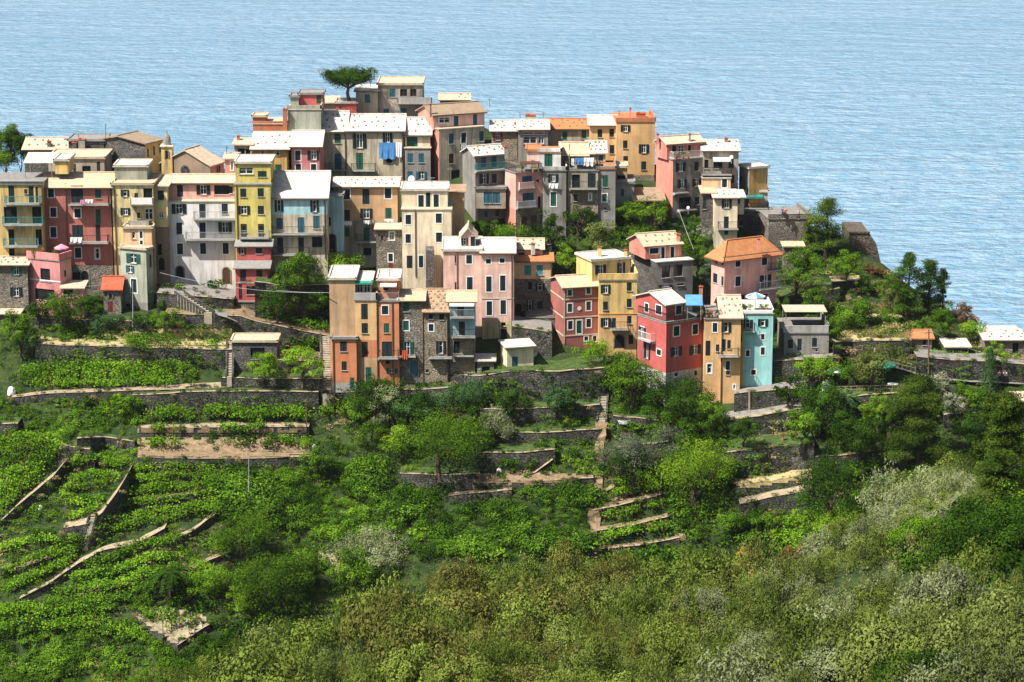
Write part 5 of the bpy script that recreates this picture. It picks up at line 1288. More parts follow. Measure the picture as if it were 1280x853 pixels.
T('round', 800, 612, 90, 72, 'grey leaved tree right of the gully', 'lf_haze', dens=.8)
T('round', 790, 620, 60, 60, 'dark green tree leaning over the gully', 'lf_dark')
T('bush', 838, 560, 54, 40, 'green bush between the rounded and the grey tree', 'lf_green', cat='bush', name='bush')
T('bush', 958, 672, 44, 36, 'round green bush under the lowest right hand wall', 'lf_green', cat='bush', name='bush')
T('bush', 918, 668, 44, 34, 'dark green bush right of the big bright tree', 'lf_green', cat='bush', name='bush')
T('round', 692, 526, 44, 44, 'grey green fruit tree on the garden terrace', 'lf_blue')
T('round', 714, 522, 26, 36, 'slimmer fruit tree beside the grey green one', 'lf_green')
T('round', 550, 598, 104, 90, 'great dark fig tree in the centre of the slope', 'lf_green', dens=1.3)
T('round', 596, 570, 50, 60, 'green tree growing against the great dark fig', 'lf_green')
T('bush', 488, 540, 46, 66, 'pale blue green shrub below the orange house', 'lf_silver', cat='bush', name='bush')
T('bush', 538, 530, 62, 44, 'pale shrub below the grey stone houses', 'lf_blue', cat='bush', name='bush')
T('bush', 585, 512, 56, 44, 'dark bluish bush under the stone house foot', 'lf_blue', cat='bush', name='bush')
T('spray', 620, 556, 42, 50, 'clump of bluish reeds right of the fig', 'lf_silver', cat='reeds', name='reeds')
T('bush', 446, 530, 50, 36, 'low canopy of climbing plants right of the long stairs', 'lf_green', cat='bush', name='bush')
T('bush', 466, 564, 46, 44, 'green bush left of the pale shrub', 'lf_green', cat='bush', name='bush')
T('bush', 500, 578, 52, 44, 'bright bush in front of the great dark fig', 'lf_bright', cat='bush', name='bush')
T('round', 330, 478, 46, 44, 'bright fig tree beside the pale slab hut', 'lf_bright')
T('round', 378, 480, 48, 46, 'bright fig tree next to the long stairs', 'lf_bright')
T('bush', 240, 484, 30, 26, 'small bush at the right end of the top vines', 'lf_green', cat='bush', name='bush')
T('bush', 164, 524, 34, 34, 'round shrub standing alone above the middle vine row', 'lf_green', cat='bush', name='bush')
T('bush', 148, 510, 22, 20, 'little shrub left of the round lone shrub', 'lf_bright', cat='bush', name='bush')
T('round', 396, 602, 44, 48, 'dark tree below the end of the soil bed', 'lf_green')
T('palm', 212, 752, 72, 66, 'palm in the lower left vineyard', 'lf_dark', cat='palm', name='palm')
T('bush', 192, 440, 74, 26, 'ivy hump hanging over the long dark wall', 'lf_green', cat='bush', name='bush')
T('bush', 330, 766, 100, 80, 'large dark shrub oak in the lower left hollow', 'lf_green')
T('bush', 300, 700, 80, 60, 'dark thicket above the large shrub oak', 'lf_green', cat='bush', name='bush')
T('bush', 372, 740, 70, 60, 'dark rounded bush right of the shrub oak', 'lf_green', cat='bush', name='bush')
T('bush', 436, 742, 66, 60, 'dark green bush beside the pale reed slope', 'lf_green', cat='bush', name='bush')
T('bush', 262, 746, 64, 50, 'bright green vine thicket near the palm', 'lf_bright', cat='bush', name='bush')
T('bush', 300, 772, 44, 40, 'bright yellow green bush below the vine thicket', 'lf_bright', cat='bush', name='bush')
T('spray', 466, 706, 90, 50, 'pale silvery reed slope in the lower middle', 'lf_silver', cat='reeds', name='reeds')
T('spray', 574, 772, 66, 80, 'tall brown heather bush standing out above the scrub', 'lf_brown', cat='bush', name='bush', near=True)
T('spray', 706, 752, 52, 80, 'brownish upright bush above the middle scrub', 'lf_brown', cat='bush', name='bush', near=True)
T('spray', 654, 770, 60, 76, 'dull olive heather left of the upright bush', 'lf_heath', cat='bush', name='bush', near=True)
T('spray', 770, 764, 80, 74, 'pinkish dry heather in the scrub centre', 'lf_brown', cat='bush', name='bush', near=True)
T('bush', 928, 704, 20, 22, 'golden yellow flowering bush', 'lf_gold', cat='bush', name='bush')
T('bush', 910, 722, 16, 12, 'smaller golden bush on the slope', 'lf_gold', cat='bush', name='bush')
T('bush', 992, 712, 42, 40, 'large rust brown bush right of the golden one', 'lf_rust', cat='bush', name='bush')
T('bush', 878, 726, 26, 18, 'small rust brown bush left of the golden one', 'lf_rust', cat='bush', name='bush')
T('bush', 918, 730, 20, 16, 'rust bush in the green hollow', 'lf_rust', cat='bush', name='bush')
T('bush', 1050, 686, 80, 56, 'yellow green bush right of the big dark tree', 'lf_bright', cat='bush', name='bush')
T('bush', 1206, 728, 110, 96, 'dark thicket on the right near slope', 'lf_dark', cat='bush', name='bush', near=True)
T('bush', 1262, 730, 80, 96, 'dark thicket at the right edge', 'lf_dark', cat='bush', name='bush', near=True)
T('bush', 1150, 700, 70, 60, 'dark green thicket left of the near dark ones', 'lf_green', cat='bush', name='bush', near=True)
T('spray', 1180, 800, 130, 90, 'pale silver shrub in the right foreground', 'lf_silver', cat='bush', name='bush', near=True)
T('bush', 1060, 866, 100, 66, 'silver leaved bush at the bottom right', 'lf_silver', cat='bush', name='bush', near=True)
T('bush', 1170, 880, 130, 80, 'dark leafy bush at the bottom right corner', 'lf_dark', cat='bush', name='bush', near=True)
T('spray', 880, 800, 110, 66, 'silver green shrub in the foreground centre right', 'lf_silver', cat='bush', name='bush', near=True)
T('bush', 950, 850, 90, 60, 'dusty olive bush in the foreground', 'lf_silver', cat='bush', name='bush', near=True)
T('bush', 640, 862, 40, 22, 'patch of red flowers at the bottom centre', 'lf_rust', cat='bush', name='bush', near=True)

T('round', 470, 530, 70, 66, 'dark tree just below the stairs foot and orange houses', 'lf_dark')
T('round', 520, 548, 66, 60, 'dark tree between the pale shrub and the great fig', 'lf_dark')
T('round', 640, 522, 46, 40, 'dark tree at the left of the garden walls', 'lf_dark')
T('round', 930, 560, 40, 40, 'dark tree at the left end of the flower garden', 'lf_dark')
T('round', 835, 540, 60, 54, 'dark tree between the crimson house and the big bright tree', 'lf_dark')
T('round', 985, 512, 40, 44, 'shaded tree right of the turquoise house foot', 'lf_dark')
T('round', 1112, 560, 50, 60, 'dark tree behind the big shaggy pine', 'lf_dark')
T('round', 1216, 560, 56, 50, 'dark tree between the two big pines', 'lf_dark')
T('round', 346, 404, 44, 40, 'dark tree on the wall under the pale blue house', 'lf_dark')
T('round', 396, 398, 40, 44, 'dark tree left of the tan end house roof', 'lf_green')
T('round', 976, 420, 30, 50, 'dark narrow tree behind the low grey terrace house', 'lf_dark')
T('round', 722, 300, 40, 44, 'dark tree at the foot of the rough stone tower', 'lf_dark')
T('round', 600, 306, 30, 30, 'small dark tree left of the salmon arches', 'lf_dark')
# vine rows
_s = MB(); _s.tube((0, 0, 0), (.03, 0, 1), .045, 'wood', 5); _so = _s.build('stake'); STAKE = _so.data; bpy.data.objects.remove(_so)
VG = 'vine rows of the terraced vineyards'
def vine_row(label, pts, hgt=1.5, wid=1.0, mat='lf_vine', dens=1.0, tag_group=VG, lift=0, near=False):
    pts = polyres(pts, 6); ph = random.random()*9; pts = [(x, y+1.6*math.sin(x*.09+ph)) for x, y in pts]; P = [np.array(G(*p, near=near)) for p in pts]; Vs, ts = [], []; org = Vector(P[len(P)//2])
    for a, b in zip(P, P[1:]):
        L = np.linalg.norm(b-a)
        if L > 6: continue
        m = int(L*150*dens*wid)+4; u = rng.random(m); hh = hgt*(.45+.8*vnoise((a[0]+(b-a)[0]*u), a[1]+u*7, 1.1, 5))
        C = a + (b-a)*u[:, None] + np.stack([rng.normal(0, wid*.3, m), rng.normal(0, wid*.42, m), hh*rng.uniform(.45, 1.05, m)], 1)
        keep = vnoise(C[:, 0], C[:, 1], 1.25, 21) + rng.random(m)*.35 > .42; C = C[keep]; m = len(C)
        if not m: continue
        Vs.append(leaves(C, np.tile([0, -.25, .9], (m, 1)), .26, .75, .75)); ts.append(np.clip(rng.random(m)*.55 + .45*vnoise(C[:, 0], C[:, 1], .8, 9), 0, 1))
    if not Vs: return
    root = empty('vine_row', org, label, 'vines', tag_group)
    V = np.concatenate(Vs) - np.array(org); put(qmesh('foliage', V, [mat], np.concatenate(ts)), 'foliage', None, root)
    for p in P[::2]:
        o = bpy.data.objects.new('stake', STAKE); col.objects.link(o); o.parent = root; o.location = Vector(p) - org + Vector((0, -.2, -.3)); o.scale = (1, 1, hgt*1.02+.3)
ORD = ['first', 'second', 'third', 'fourth', 'fifth', 'sixth', 'seventh', 'eighth', 'ninth', 'tenth']
def vineyard(where, top, bot, n, **k):
    for i in range(n):
        t = i/(n-1) if n > 1 else 0
        t += random.uniform(-.3, .3)/n if 0 < i < n-1 else 0
        vine_row('%s vine row from the top %s' % (ORD[i], where) if n > 1 else 'vine row ' + where, [(a[0]+(b[0]-a[0])*t, a[1]+(b[1]-a[1])*t) for a, b in zip(top, bot)], **k)
vineyard('of the topmost strip vineyard', [(26,470),(90,466),(160,464),(236,466)], [(26,486),(90,486),(160,484),(216,482)], 3, wid=1.5, dens=.8)
vineyard('of the long middle terrace above the soil bed', [(188,528),(280,526),(384,526)], [(186,532),(280,531),(384,531)], 1, wid=1.7, hgt=1.9, dens=1.1)
vineyard('along the left side of the soil bed', [(190,544),(226,542)], [(176,562),(222,562)], 2, wid=1.0)
vineyard('along the right side of the soil bed', [(276,543),(330,541)], [(350,556),(384,562)], 2, wid=.9)
vineyard('of the uppermost left vineyard behind the curved wall', [(0,556),(40,554),(76,562)], [(0,642),(20,624),(40,604)], 7, wid=1.5, hgt=1.3, dens=.8)
vineyard('of the wedge vineyard inside the capped wall', [(90,586),(120,580),(152,586)], [(84,650),(102,648),(124,640)], 5, wid=1.2, hgt=1.2, dens=.8)
vineyard('between the capped wall and the bramble mound', [(168,592),(220,588),(268,592)], [(142,664),(206,654),(262,640)], 6, wid=1.2, hgt=1.2, dens=.8)
vineyard('of the strip above the long sloping path wall', [(0,690),(50,680),(100,676)], [(10,742),(50,722),(92,700)], 3, wid=1.3, hgt=1.2, dens=.8)
vineyard('below the long sloping path wall', [(110,712),(160,694),(226,676)], [(60,758),(140,752),(190,738)], 4, wid=1.6, hgt=1.3, dens=.8)
vineyard('of the lowest left corner plots', [(0,770),(60,772),(130,766)], [(0,792),(60,790),(130,784)], 2, wid=1.5)
vineyard('on the bare patch with stakes', [(190,776),(236,770)], [(204,790),(246,782)], 2, wid=.5, dens=.4)
vineyard('of the top plot right of the gully', [(768,612),(800,604)], [(764,626),(820,614)], 2, wid=1.0)
vineyard('of the second plot right of the gully', [(756,648),(790,642),(824,634)], [(754,656),(790,650),(828,642)], 1, wid=1.6, hgt=1.3)
vineyard('of the lowest plot right of the gully', [(756,674),(800,668),(836,660)], [(756,680),(800,674),(838,668)], 1, wid=1.6, hgt=1.3)
vineyard('on the slope under the big shaggy pine', [(1040,650),(1100,612),(1180,584)], [(1070,664),(1120,636),(1186,606)], 3, wid=1.4, hgt=1.4)

# masses of undergrowth
mass('bramble', 'deep green bramble mound covering the slope below the centre', [(276,588),(340,580),(430,584),(500,590),(560,604),(660,612),(742,606),(740,690),(700,690),(660,700),(560,700),(470,690),(380,670),(280,650),(270,610)], 760, ['lf_green','lf_dark','lf_green','lf_green','lf_bright'], hrange=(.8,2.5), wr=(.9,1.35), nl=640, ls=.105, seed=1)
mass('undergrowth', 'mixed green undergrowth of the left hand slope', [(-10,488),(170,500),(176,590),(60,560),(-10,560)], 420, ['lf_green','lf_vine','lf_green','lf_bright'], hrange=(.5,1.1), nl=170, seed=2)
mass('undergrowth', 'leafy undergrowth filling the lower left vineyards', [(-20,600),(60,640),(110,690),(200,690),(280,640),(300,690),(360,670),(470,700),(520,760),(420,800),(300,800),(-20,800)], 950, ['lf_green','lf_vine','lf_green','lf_dark','lf_bright'], hrange=(.4,1.1), nl=190, seed=3)
mass('bramble', 'bramble and weed slope in the bottom left corner', [(-20,770),(200,800),(330,800),(400,840),(400,880),(-20,880)], 420, ['lf_green','lf_dark','lf_green'], hrange=(.8,1.5), nl=420, ls=.15, seed=4, near=False)
mass('undergrowth', 'garden plants and weeds on the central terraces', [(410,490),(560,480),(620,500),(750,470),(752,600),(640,600),(560,604),(410,590)], 620, ['lf_green','lf_dark','lf_green','lf_dark','lf_grass'], hrange=(.35,.95), nl=150, seed=5)
mass('undergrowth', 'shrubs and weeds between the gully and the right walls', [(764,520),(900,540),(930,640),(1010,640),(1060,640),(1040,680),(1000,715),(880,750),(740,700),(850,690),(830,610)], 900, ['lf_green','lf_dark','lf_dark','lf_green','lf_bright'], hrange=(.5,1.7), nl=180, seed=6)
mass('undergrowth', 'thick greenery around the right hand gardens', [(1000,500),(1290,500),(1290,610),(1180,640),(1090,670),(1020,640),(1010,560)], 680, ['lf_dark','lf_green','lf_dark','lf_green'], hrange=(.6,2.0), nl=200, seed=7)
mass('undergrowth', 'shrubbery covering the cape behind the village', [(980,320),(1040,310),(1090,350),(1140,380),(1200,396),(1240,424),(1290,440),(1290,455),(1150,425),(1040,430),(980,400)], 520, ['lf_green','lf_olive','lf_straw','lf_green','lf_olive'], hrange=(.5,1.2), nl=170, seed=8)
mass('undergrowth', 'weeds and shrubs among the village walls', [(190,360),(410,350),(410,440),(300,425),(190,430)], 300, ['lf_dark','lf_green','lf_olive'], hrange=(.35,1.3), nl=170, seed=9)
mass('undergrowth', 'garden greenery below the left hand houses', [(0,400),(200,404),(290,430),(230,440),(0,440)], 260, ['lf_green','lf_dark','lf_straw','lf_olive'], hrange=(.35,.8), nl=150, seed=10)
mass('undergrowth', 'greenery between the upper and lower house rows', [(560,285),(880,270),(880,340),(800,330),(700,340),(600,310)], 300, ['lf_green','lf_dark','lf_olive'], hrange=(.5,1.2), nl=170, seed=11)
mass('dry_grass', 'dry yellow grass ledges on the cape', [(1076,384),(1130,380),(1134,402),(1076,404)], 110, ['lf_straw'], hrange=(.4,.8), nl=150, seed=12, kind='spray')
mass('dry_grass', 'tall dry grass above the visitors wall', [(1086,410),(1140,406),(1142,426),(1084,428)], 110, ['lf_straw'], hrange=(.5,.9), nl=160, seed=13, kind='spray')
mass('dry_grass', 'dry grass and earth above the long dark wall at the left', [(140,420),(290,416),(290,434),(150,434)], 160, ['lf_straw','lf_grass'], hrange=(.2,.4), nl=110, seed=14, kind='spray')
mass('bramble', 'weeds hiding the foot of the front house row', [(412,488),(480,480),(600,478),(640,500),(640,515),(412,512)], 260, ['lf_green','lf_dark','lf_dark'], hrange=(.8,1.7), nl=180, seed=15)
mass('bramble', 'dark weeds at the foot of the crimson and yellow houses', [(756,470),(830,500),(900,520),(900,560),(770,540)], 200, ['lf_dark','lf_green'], hrange=(.6,1.2), nl=180, seed=16)
def wall_weeds():
    V0 = [crown(1, .8, .6, 7, 130, .42, .24) for _ in range(4)]; Vs, ts, ms = [], [], []; r = random.Random(5)
    for tp, fr in TEDGE:
        hh = tp.z-fr.z-1.2
        for q in range(3):
            z = r.choice((0, 0, 1, 2))
            if r.random() < .35: continue
            p = np.array(tp) + np.array([r.uniform(-.9, .9), (.2 if z == 0 else -.35), (.05 if z == 0 else (-hh*.5*r.random() if z == 1 else -hh))]); s = r.uniform(.25, .75)*(1.2 if z == 2 else .8)
            V, t = V0[r.randrange(4)]; Vs.append(V*np.array([s*1.3, s*.8, s*(1.3 if z == 1 else 1)]) + p); ts.append(np.clip(t*.6+r.random()*.4, 0, 1)); ms.append(np.full(len(V), r.choice((0, 0, 1, 1, 2, 3))))
    o = put(qmesh('wall_weeds', np.concatenate(Vs), ['lf_green', 'lf_dark', 'lf_olive', 'lf_straw'], np.concatenate(ts), np.concatenate(ms)), 'wall_weeds', (0, 0, 0))
    tag(o, 'weeds and ivy growing over the terrace walls', 'weeds', kind='stuff')
wall_weeds()
mass('grass', 'short grass and weeds covering the open ground of the hill', [(-20,400),(200,400),(420,440),(640,440),(900,520),(1290,440),(1290,640),(1100,690),(880,750),(540,770),(330,830),(-20,880)], 7000, ['lf_grass','lf_green','lf_grass','lf_olive','lf_straw'], hrange=(.25,.6), wr=(1.2,2.2), nl=60, ls=.22, seed=30)
mass('undergrowth', 'loose shrubs dotted over the whole terraced slope', [(-20,500),(400,500),(760,520),(1000,640),(880,740),(520,760),(330,820),(-20,860)], 420, ['lf_green','lf_dark','lf_green','lf_bright','lf_dark'], hrange=(.6,1.7), nl=260, ls=.17, seed=33)
mass('grass', 'grass and weeds of the cape and among the village houses', [(960,300),(1090,330),(1210,395),(1290,430),(1290,460),(960,460)], 1100, ['lf_grass','lf_olive','lf_straw','lf_green'], hrange=(.25,.6), wr=(1.2,2.2), nl=60, ls=.22, seed=31)
mass('scrub', 'pale grey green shrubs along the rising crest of the near right slope', [(1010,706),(1060,674),(1120,634),(1190,598),(1215,600),(1210,640),(1150,680),(1090,700)], 120, ['lf_silver','lf_silver','lf_olive','lf_silver'], near=None, hrange=(.8,2.0), wr=(.8,1.2), nl=1500, ls=.07, seed=40, kind='mix')
mass('scrub', 'brownish upright heather tufts across the bottom centre scrub', [(420,800),(540,752),(700,740),(860,760),(880,800),(700,860),(440,860)], 55, ['lf_brown','lf_heath','lf_brown'], near=None, hrange=(1.6,2.6), wr=(.5,.75), nl=1700, ls=.065, seed=41, kind='spray')
# near slope scrub
mass('scrub', 'olive green heather scrub covering the near slope', [(330,826),(400,800),(470,770),(540,750),(700,736),(880,748),(960,745),(900,900),(300,900)], 270, ['lf_heath','lf_olive','lf_heath','lf_brown','lf_heath','lf_heath'], near=None, hrange=(1.1,3.0), wr=(.65,1.0), nl=2600, ls=.065, seed=20, kind='mix')
mass('scrub', 'grey silver scrub of the near right slope', [(880,750),(1000,710),(1060,672),(1120,632),(1200,592),(1300,556),(1300,620),(1150,680),(1170,740),(1300,750),(1300,900),(860,900)], 370, ['lf_silver','lf_olive','lf_silver','lf_olive','lf_heath','lf_olive'], near=None, hrange=(.9,2.5), wr=(.7,1.1), nl=2300, ls=.068, seed=21, kind='mix')
mass('undergrowth', 'dark green thickets on the right of the near slope', [(1120,690),(1200,660),(1300,630),(1300,760),(1180,750)], 90, ['lf_dark','lf_dark','lf_pine','lf_green','lf_dark'], near=None, hrange=(1.3,2.9), wr=(.8,1.1), nl=1500, ls=.085, seed=23)
mass('scrub', 'mixed scrub in the bottom left foreground', [(60,870),(200,838),(330,826),(340,910),(60,910)], 90, ['lf_olive','lf_green','lf_heath'], near=None, hrange=(.9,1.6), nl=1600, ls=.08, seed=22, kind='mix')
# ------------------------------------------------------------------ people, washing, parasols, aerials, poles and other small things
def skinmesh(name, verts, edges, radii, mat, root_i=0):
    me = bpy.data.meshes.new(name); me.from_pydata(verts, edges, []); me.materials.append(MATS[mat])
    o = bpy.data.objects.new(name, me); col.objects.link(o)
    m = o.modifiers.new('skin', 'SKIN'); m.use_smooth_shade = True
    for i, r in enumerate(radii):
        v = me.skin_vertices[0].data[i]; v.radius = (r, r*.85); v.use_root = (i == root_i)
    s = o.modifiers.new('sub', 'SUBSURF'); s.levels = 1; s.render_levels = 2
    return o
def person(px, py, label, shirt, legs='trousers', Y=None, rz=0, walk=.12, hat=None, hgt=1.72):
    g = at(px, py, Y) if Y else G(px, py, False); root = empty('person', g, label, 'person', 'people out walking'); root.rotation_euler = (0, 0, rz)
    k = hgt/1.72; S = lambda L: [tuple(c*k for c in v) for v in L]
    w = walk
    V = S([(0,0,.95),(0,0,1.12),(0,0,1.38),(0,-.01,1.48),(0,-.02,1.60),(0,-.02,1.70),
         (.10,0,.92),(.11,-w,.50),(.11,-w*.6,.08),(.11,-w*.6-.16,.03), (-.10,0,.92),(-.11,w*.5,.50),(-.11,w*1.3,.10),(-.11,w*1.3-.16,.03),
         (.20,0,1.40),(.26,w*.6,1.14),(.25,w*.2-.08,.90),(-.20,0,1.40),(-.26,-w*.8,1.14),(-.25,-w-.12,.93)])
    E = [(0,1),(1,2),(2,3),(3,4),(4,5),(0,6),(6,7),(7,8),(8,9),(0,10),(10,11),(11,12),(12,13),(2,14),(14,15),(15,16),(2,17),(17,18),(18,19)]
    R = [.14,.13,.15,.055,.095,.085,.09,.065,.045,.04,.09,.065,.045,.04,.06,.045,.032,.06,.045,.032]
    b = skinmesh('body', V, E, [r*k for r in R], 'skin'); b.parent = root
    V2 = S([(0,0,.90),(0,0,1.12),(0,0,1.40),(.20,0,1.40),(.24,w*.4,1.24),(-.20,0,1.40),(-.24,-w*.5,1.24)])
    s = skinmesh('shirt', V2, [(0,1),(1,2),(2,3),(3,4),(2,5),(5,6)], [.165*k,.155*k,.17*k,.085*k,.075*k,.085*k,.075*k], shirt); s.parent = root
    V3 = S([(0,0,.95),(.10,0,.90),(.11,-w,.50),(.11,-w*.6,.12),(-.10,0,.90),(-.11,w*.5,.50),(-.11,w*1.3,.14)])
    t = skinmesh('trousers', V3, [(0,1),(1,2),(2,3),(0,4),(4,5),(5,6)], [.155*k,.105*k,.08*k,.07*k,.105*k,.08*k,.07*k], legs); t.parent = root
    h = skinmesh('hat' if hat else 'hair', S([(0,.01,1.66),(0,.01,1.74)]), [(0,1)], [.105*k,.08*k], hat or 'hair'); h.parent = root
    return root
bt = house('stone lookout terrace with low parapet beside the cliff edge houses', [
 dict(t=15, x=(88,312), y=(190,345), Y=364, D=9, th=6, m='stone', r=('terr',None,'pave',.55,'stone'), cap='pave')], name='lookout_terrace', cat='terrace', group=None)[0]
def onroof(h, px, py): # a point of the flat roof seen at a pixel
    z = h['ze']+.15; d = ray(px, py); t = (z-H)/d.z; return CAM + d*t
for (tx, ty, lb, sh, rz_) in ((163,186,'standing visitor in a blue shirt on the lookout terrace','plastic_blue',.3),(176,188,'standing visitor in a red shirt on the lookout terrace','cloth_red',-.4),(248,190,'seated-low visitor in white by the lookout parapet','cloth_white',1.0)):
    p = onroof(bt, X(15,tx), Yp(15,ty)); person(0, 0, lb.replace('seated-low ', 'short '), sh, Y=None, rz=rz_) if 0 else None
    g = CAM + ray(X(15,tx), Yp(15,ty))*0
    r_ = person(X(15,tx), Yp(15,ty), lb.replace('seated-low ', 'short '), sh, Y=364, rz=rz_, walk=.05, hgt=1.72 if 'short' not in lb and 'seated' not in lb else 1.4); r_.location = p
person(1093, 449, 'visitor in white shirt walking down the ramp behind the olive tree', 'cloth_white', rz=1.3)
person(1113, 449, 'visitor in pale pink shirt following on the ramp', 'cloth_pink', rz=1.4)
person(1249, 479, 'person in pink top near the stone shelter at the right edge', 'cloth_pink', rz=.5)
person(1256, 479, 'person in white top nearest the stone shelter', 'cloth_white', rz=-.6)
# brown bastion on the cape
def bastion():
    Y = 366; P = [at(X(15,x), Yp(15,y), Y) for x, y in ((518,470),(700,470),(662,318),(626,264),(520,264))]
    mb = MB(); bk = [p + Vector((0, 9, 0)) for p in P]
    mb.add(P+bk, [(0,1,2,3,4),(9,8,7,6,5)] + [(i, i+5, (i+1) % 5+5, (i+1) % 5) for i in range(5)], 'bastion')
    a, b = P[4], P[3]; mb.box((a.x-.1, Y-.12, a.z+.003), (b.x-a.x+.2, 0, 0), (0, .7, 0), (0, 0, .22), 'bastion')
    o = mb.build('bastion', origin=P[0]); tag(o, 'big brown stone bastion falling steeply to the sea on its right', 'bastion')
bastion()
def cloth(name, label, h, px0, px1, py0, py1, mat, off=.35, cat='washing', wave=.05, line=True):
    """cloths hanging in front of a house face"""
    fc = h['front']; u0, z1 = fc.hit(px0, py0, off); u1, _ = fc.hit(px1, py0, off); _, z0 = fc.hit(px0, py1, off); mb = MB(); n = 8
    for i in range(n):
        a, b = u0+(u1-u0)*i/n, u0+(u1-u0)*(i+1)/n; wa, wb = math.sin(i*2.1)*wave, math.sin((i+1)*2.1)*wave; da, db = .12*math.sin(i*1.7), .12*math.sin((i+1)*1.7)
        mb.add([fc.P(a, z0+da, off+wa), fc.P(b, z0+db, off+wb), fc.P(b, z1, off), fc.P(a, z1, off), fc.P(a, z0+da, off+wa-.012), fc.P(b, z0+db, off+wb-.012), fc.P(b, z1, off-.012), fc.P(a, z1, off-.012)], [(0,1,2,3), (7,6,5,4)], mat)
    o = mb.build(name, origin=fc.P((u0+u1)/2, z1, off)); tag(o, label, cat)
    return o
def L(n, i): return HS[n][i]
cloth('bed_sheet', 'pale blue bedding hanging on the long cream house', L('cream2',0), X(5,815), X(5,940), Yp(5,600), Yp(5,725), 'cloth_blue')
cloth('bed_sheet', 'white sheet hung right of the pale blue bedding', L('cream2',0), X(5,943), X(5,990), Yp(5,598), Yp(5,708), 'cloth_white')
cloth('towel', 'orange cloth hanging from the balcony of the grey stone house', L('st1',0), X(7,516), X(7,550), Yp(7,542), Yp(7,597), 'cloth_red', .98)
cloth('bed_sheet', 'white sheet over the lower balcony of the weathered red house', L('red',0), X(2,498), X(2,585), Yp(2,152), Yp(2,188), 'cloth_white', 1.28)
cloth('laundry', 'pink washing on the upper balcony of the weathered red house', L('red',0), X(1,570), X(1,602), Yp(1,625), Yp(1,655), 'cloth_pink', 1.28)
cloth('laundry', 'white washing beside the pink one on the upper red balcony', L('red',0), X(1,606), X(1,662), Yp(1,622), Yp(1,645), 'cloth_white', 1.28)
cloth('laundry', 'white washing under a window of the narrow grey house', L('wg',0), X(9,768), X(9,842), Yp(9,362), Yp(9,398), 'cloth_white')
cloth('laundry', 'white washing below the shutters of the pink storeyed house', L('pt',0), X(8,438), X(8,480), Yp(8,458), Yp(8,505), 'cloth_white')
cloth('laundry', 'blue washing on the terrace of the rough stone house', L('sto',0), X(9,968), X(9,1032), Yp(9,168), Yp(9,215), 'cloth_blue', -.6)
cloth('laundry', 'large white washing on the terrace of the rough stone house', L('sto',0), X(9,1034), X(9,1114), Yp(9,165), Yp(9,230), 'cloth_white', -.6)
cloth('laundry', 'small white cloth left of the blue washing', L('sto',0), X(9,940), X(9,962), Yp(9,172), Yp(9,225), 'cloth_white', -.6)
for (x0, x1, y0, y1, lb) in ((184,242,468,500,'leftmost'),(328,378,462,488,'middle'),(492,560,452,470,'rightmost')):
    cloth('laundry', lb+' white washing under the windows of the brown rendered house', L('tan',0), X(6,x0), X(6,x1), Yp(6,y0), Yp(6,y1), 'cloth_white', .6)
def parasol(label, p, r, mat, mat2=None, hgt=2.3):
    root = empty('parasol', p, label, 'parasol'); mb = MB(); mb.tube(p, p+Vector((0, 0, hgt)), .03, 'palemetal', 5); mb.box(p-Vector((.25, .25, 0)), (.5, 0, 0), (0, .5, 0), (0, 0, .08), 'concrete'); mb.build('pole', root)
    mb = MB(); n = 8; top = p+Vector((0, 0, hgt+.15))
    for i in range(n):
        a, b = 2*math.pi*i/n, 2*math.pi*(i+1)/n
        e = [p+Vector((math.cos(t)*r, math.sin(t)*r, hgt-.35)) for t in (a, b)]
        mb.add([top, e[0], e[1]], [(0, 1, 2)], mat if i % 2 or not mat2 else mat2); mb.add([e[0], e[1], e[1]-Vector((0, 0, .18)), e[0]-Vector((0, 0, .18))], [(0, 1, 2, 3)], mat)
    mb.build('canopy', root)
g_ = L('turq',0); parasol('white and blue parasol on the roof terrace of the turquoise house', onroof(g_, X(14,750), Yp(14,222)), 1.3, 'cloth_white', 'cloth_blue')
parasol('green parasol in the garden below the ramp', G(1104, 474, False), 1.7, 'cloth_green')
parasol('pale green parasol over the garden table by the white rocks', G(1040, 482, False), 1.4, 'cloth_green', 'cloth_white')
parasol('magenta parasol on the roof of the rose pink house', onroof(L('pinks',0), X(2,440), Yp(2,290)), 1.0, 'cloth_pink', None, 1.6)
def canopy(label, h, x0, x1, y0, y1, dep, mat, post='palewood', top=2.4, name='pergola', slope=0):
    """a light roof on four posts standing on a flat roof"""
    a = onroof(h, x0, y1); b = onroof(h, x1, y1); root = empty(name, (a+b)/2, label, name); mb = MB()
    for q in (a, b):
        for dy in (.1, dep-.1): mb.tube(Vector((q.x, a.y+dy, a.z)), Vector((q.x, a.y+dy, a.z+top+slope*dy)), .05, post, 5)
    mb.build('posts', root); mb = MB()
    mb.slab([(a.x-.2, a.y-.15, a.z+top), (b.x+.2, a.y-.15, a.z+top), (b.x+.2, a.y+dep, a.z+top+slope*dep), (a.x-.2, a.y+dep, a.z+top+slope*dep)], .07, mat)
    mb.build('cover', root)
canopy('blue and white awning on the terrace of the crimson house', L('rd',0), X(14,362), X(14,440), 0, Yp(14,276), 2.4, 'cloth_blue', top=2.0, name='awning', slope=.35)
canopy('cream cane canopy over the roof terrace of the low grey house', L('gr',0), X(14,925), X(14,1150), 0, Yp(14,320), 4.2, 'C', top=2.2)
canopy('white roofed loggia on top of the yellow balconied house', L('yel',0), X(1,180), X(1,370), 0, Yp(1,470), 4.0, 'W', top=2.1, slope=.2)
canopy('tan cloth canopy over the washing terrace of the rough stone house', L('sto',0), X(9,925), X(9,1110), 0, Yp(9,255), 3.2, 'C', top=2.2)
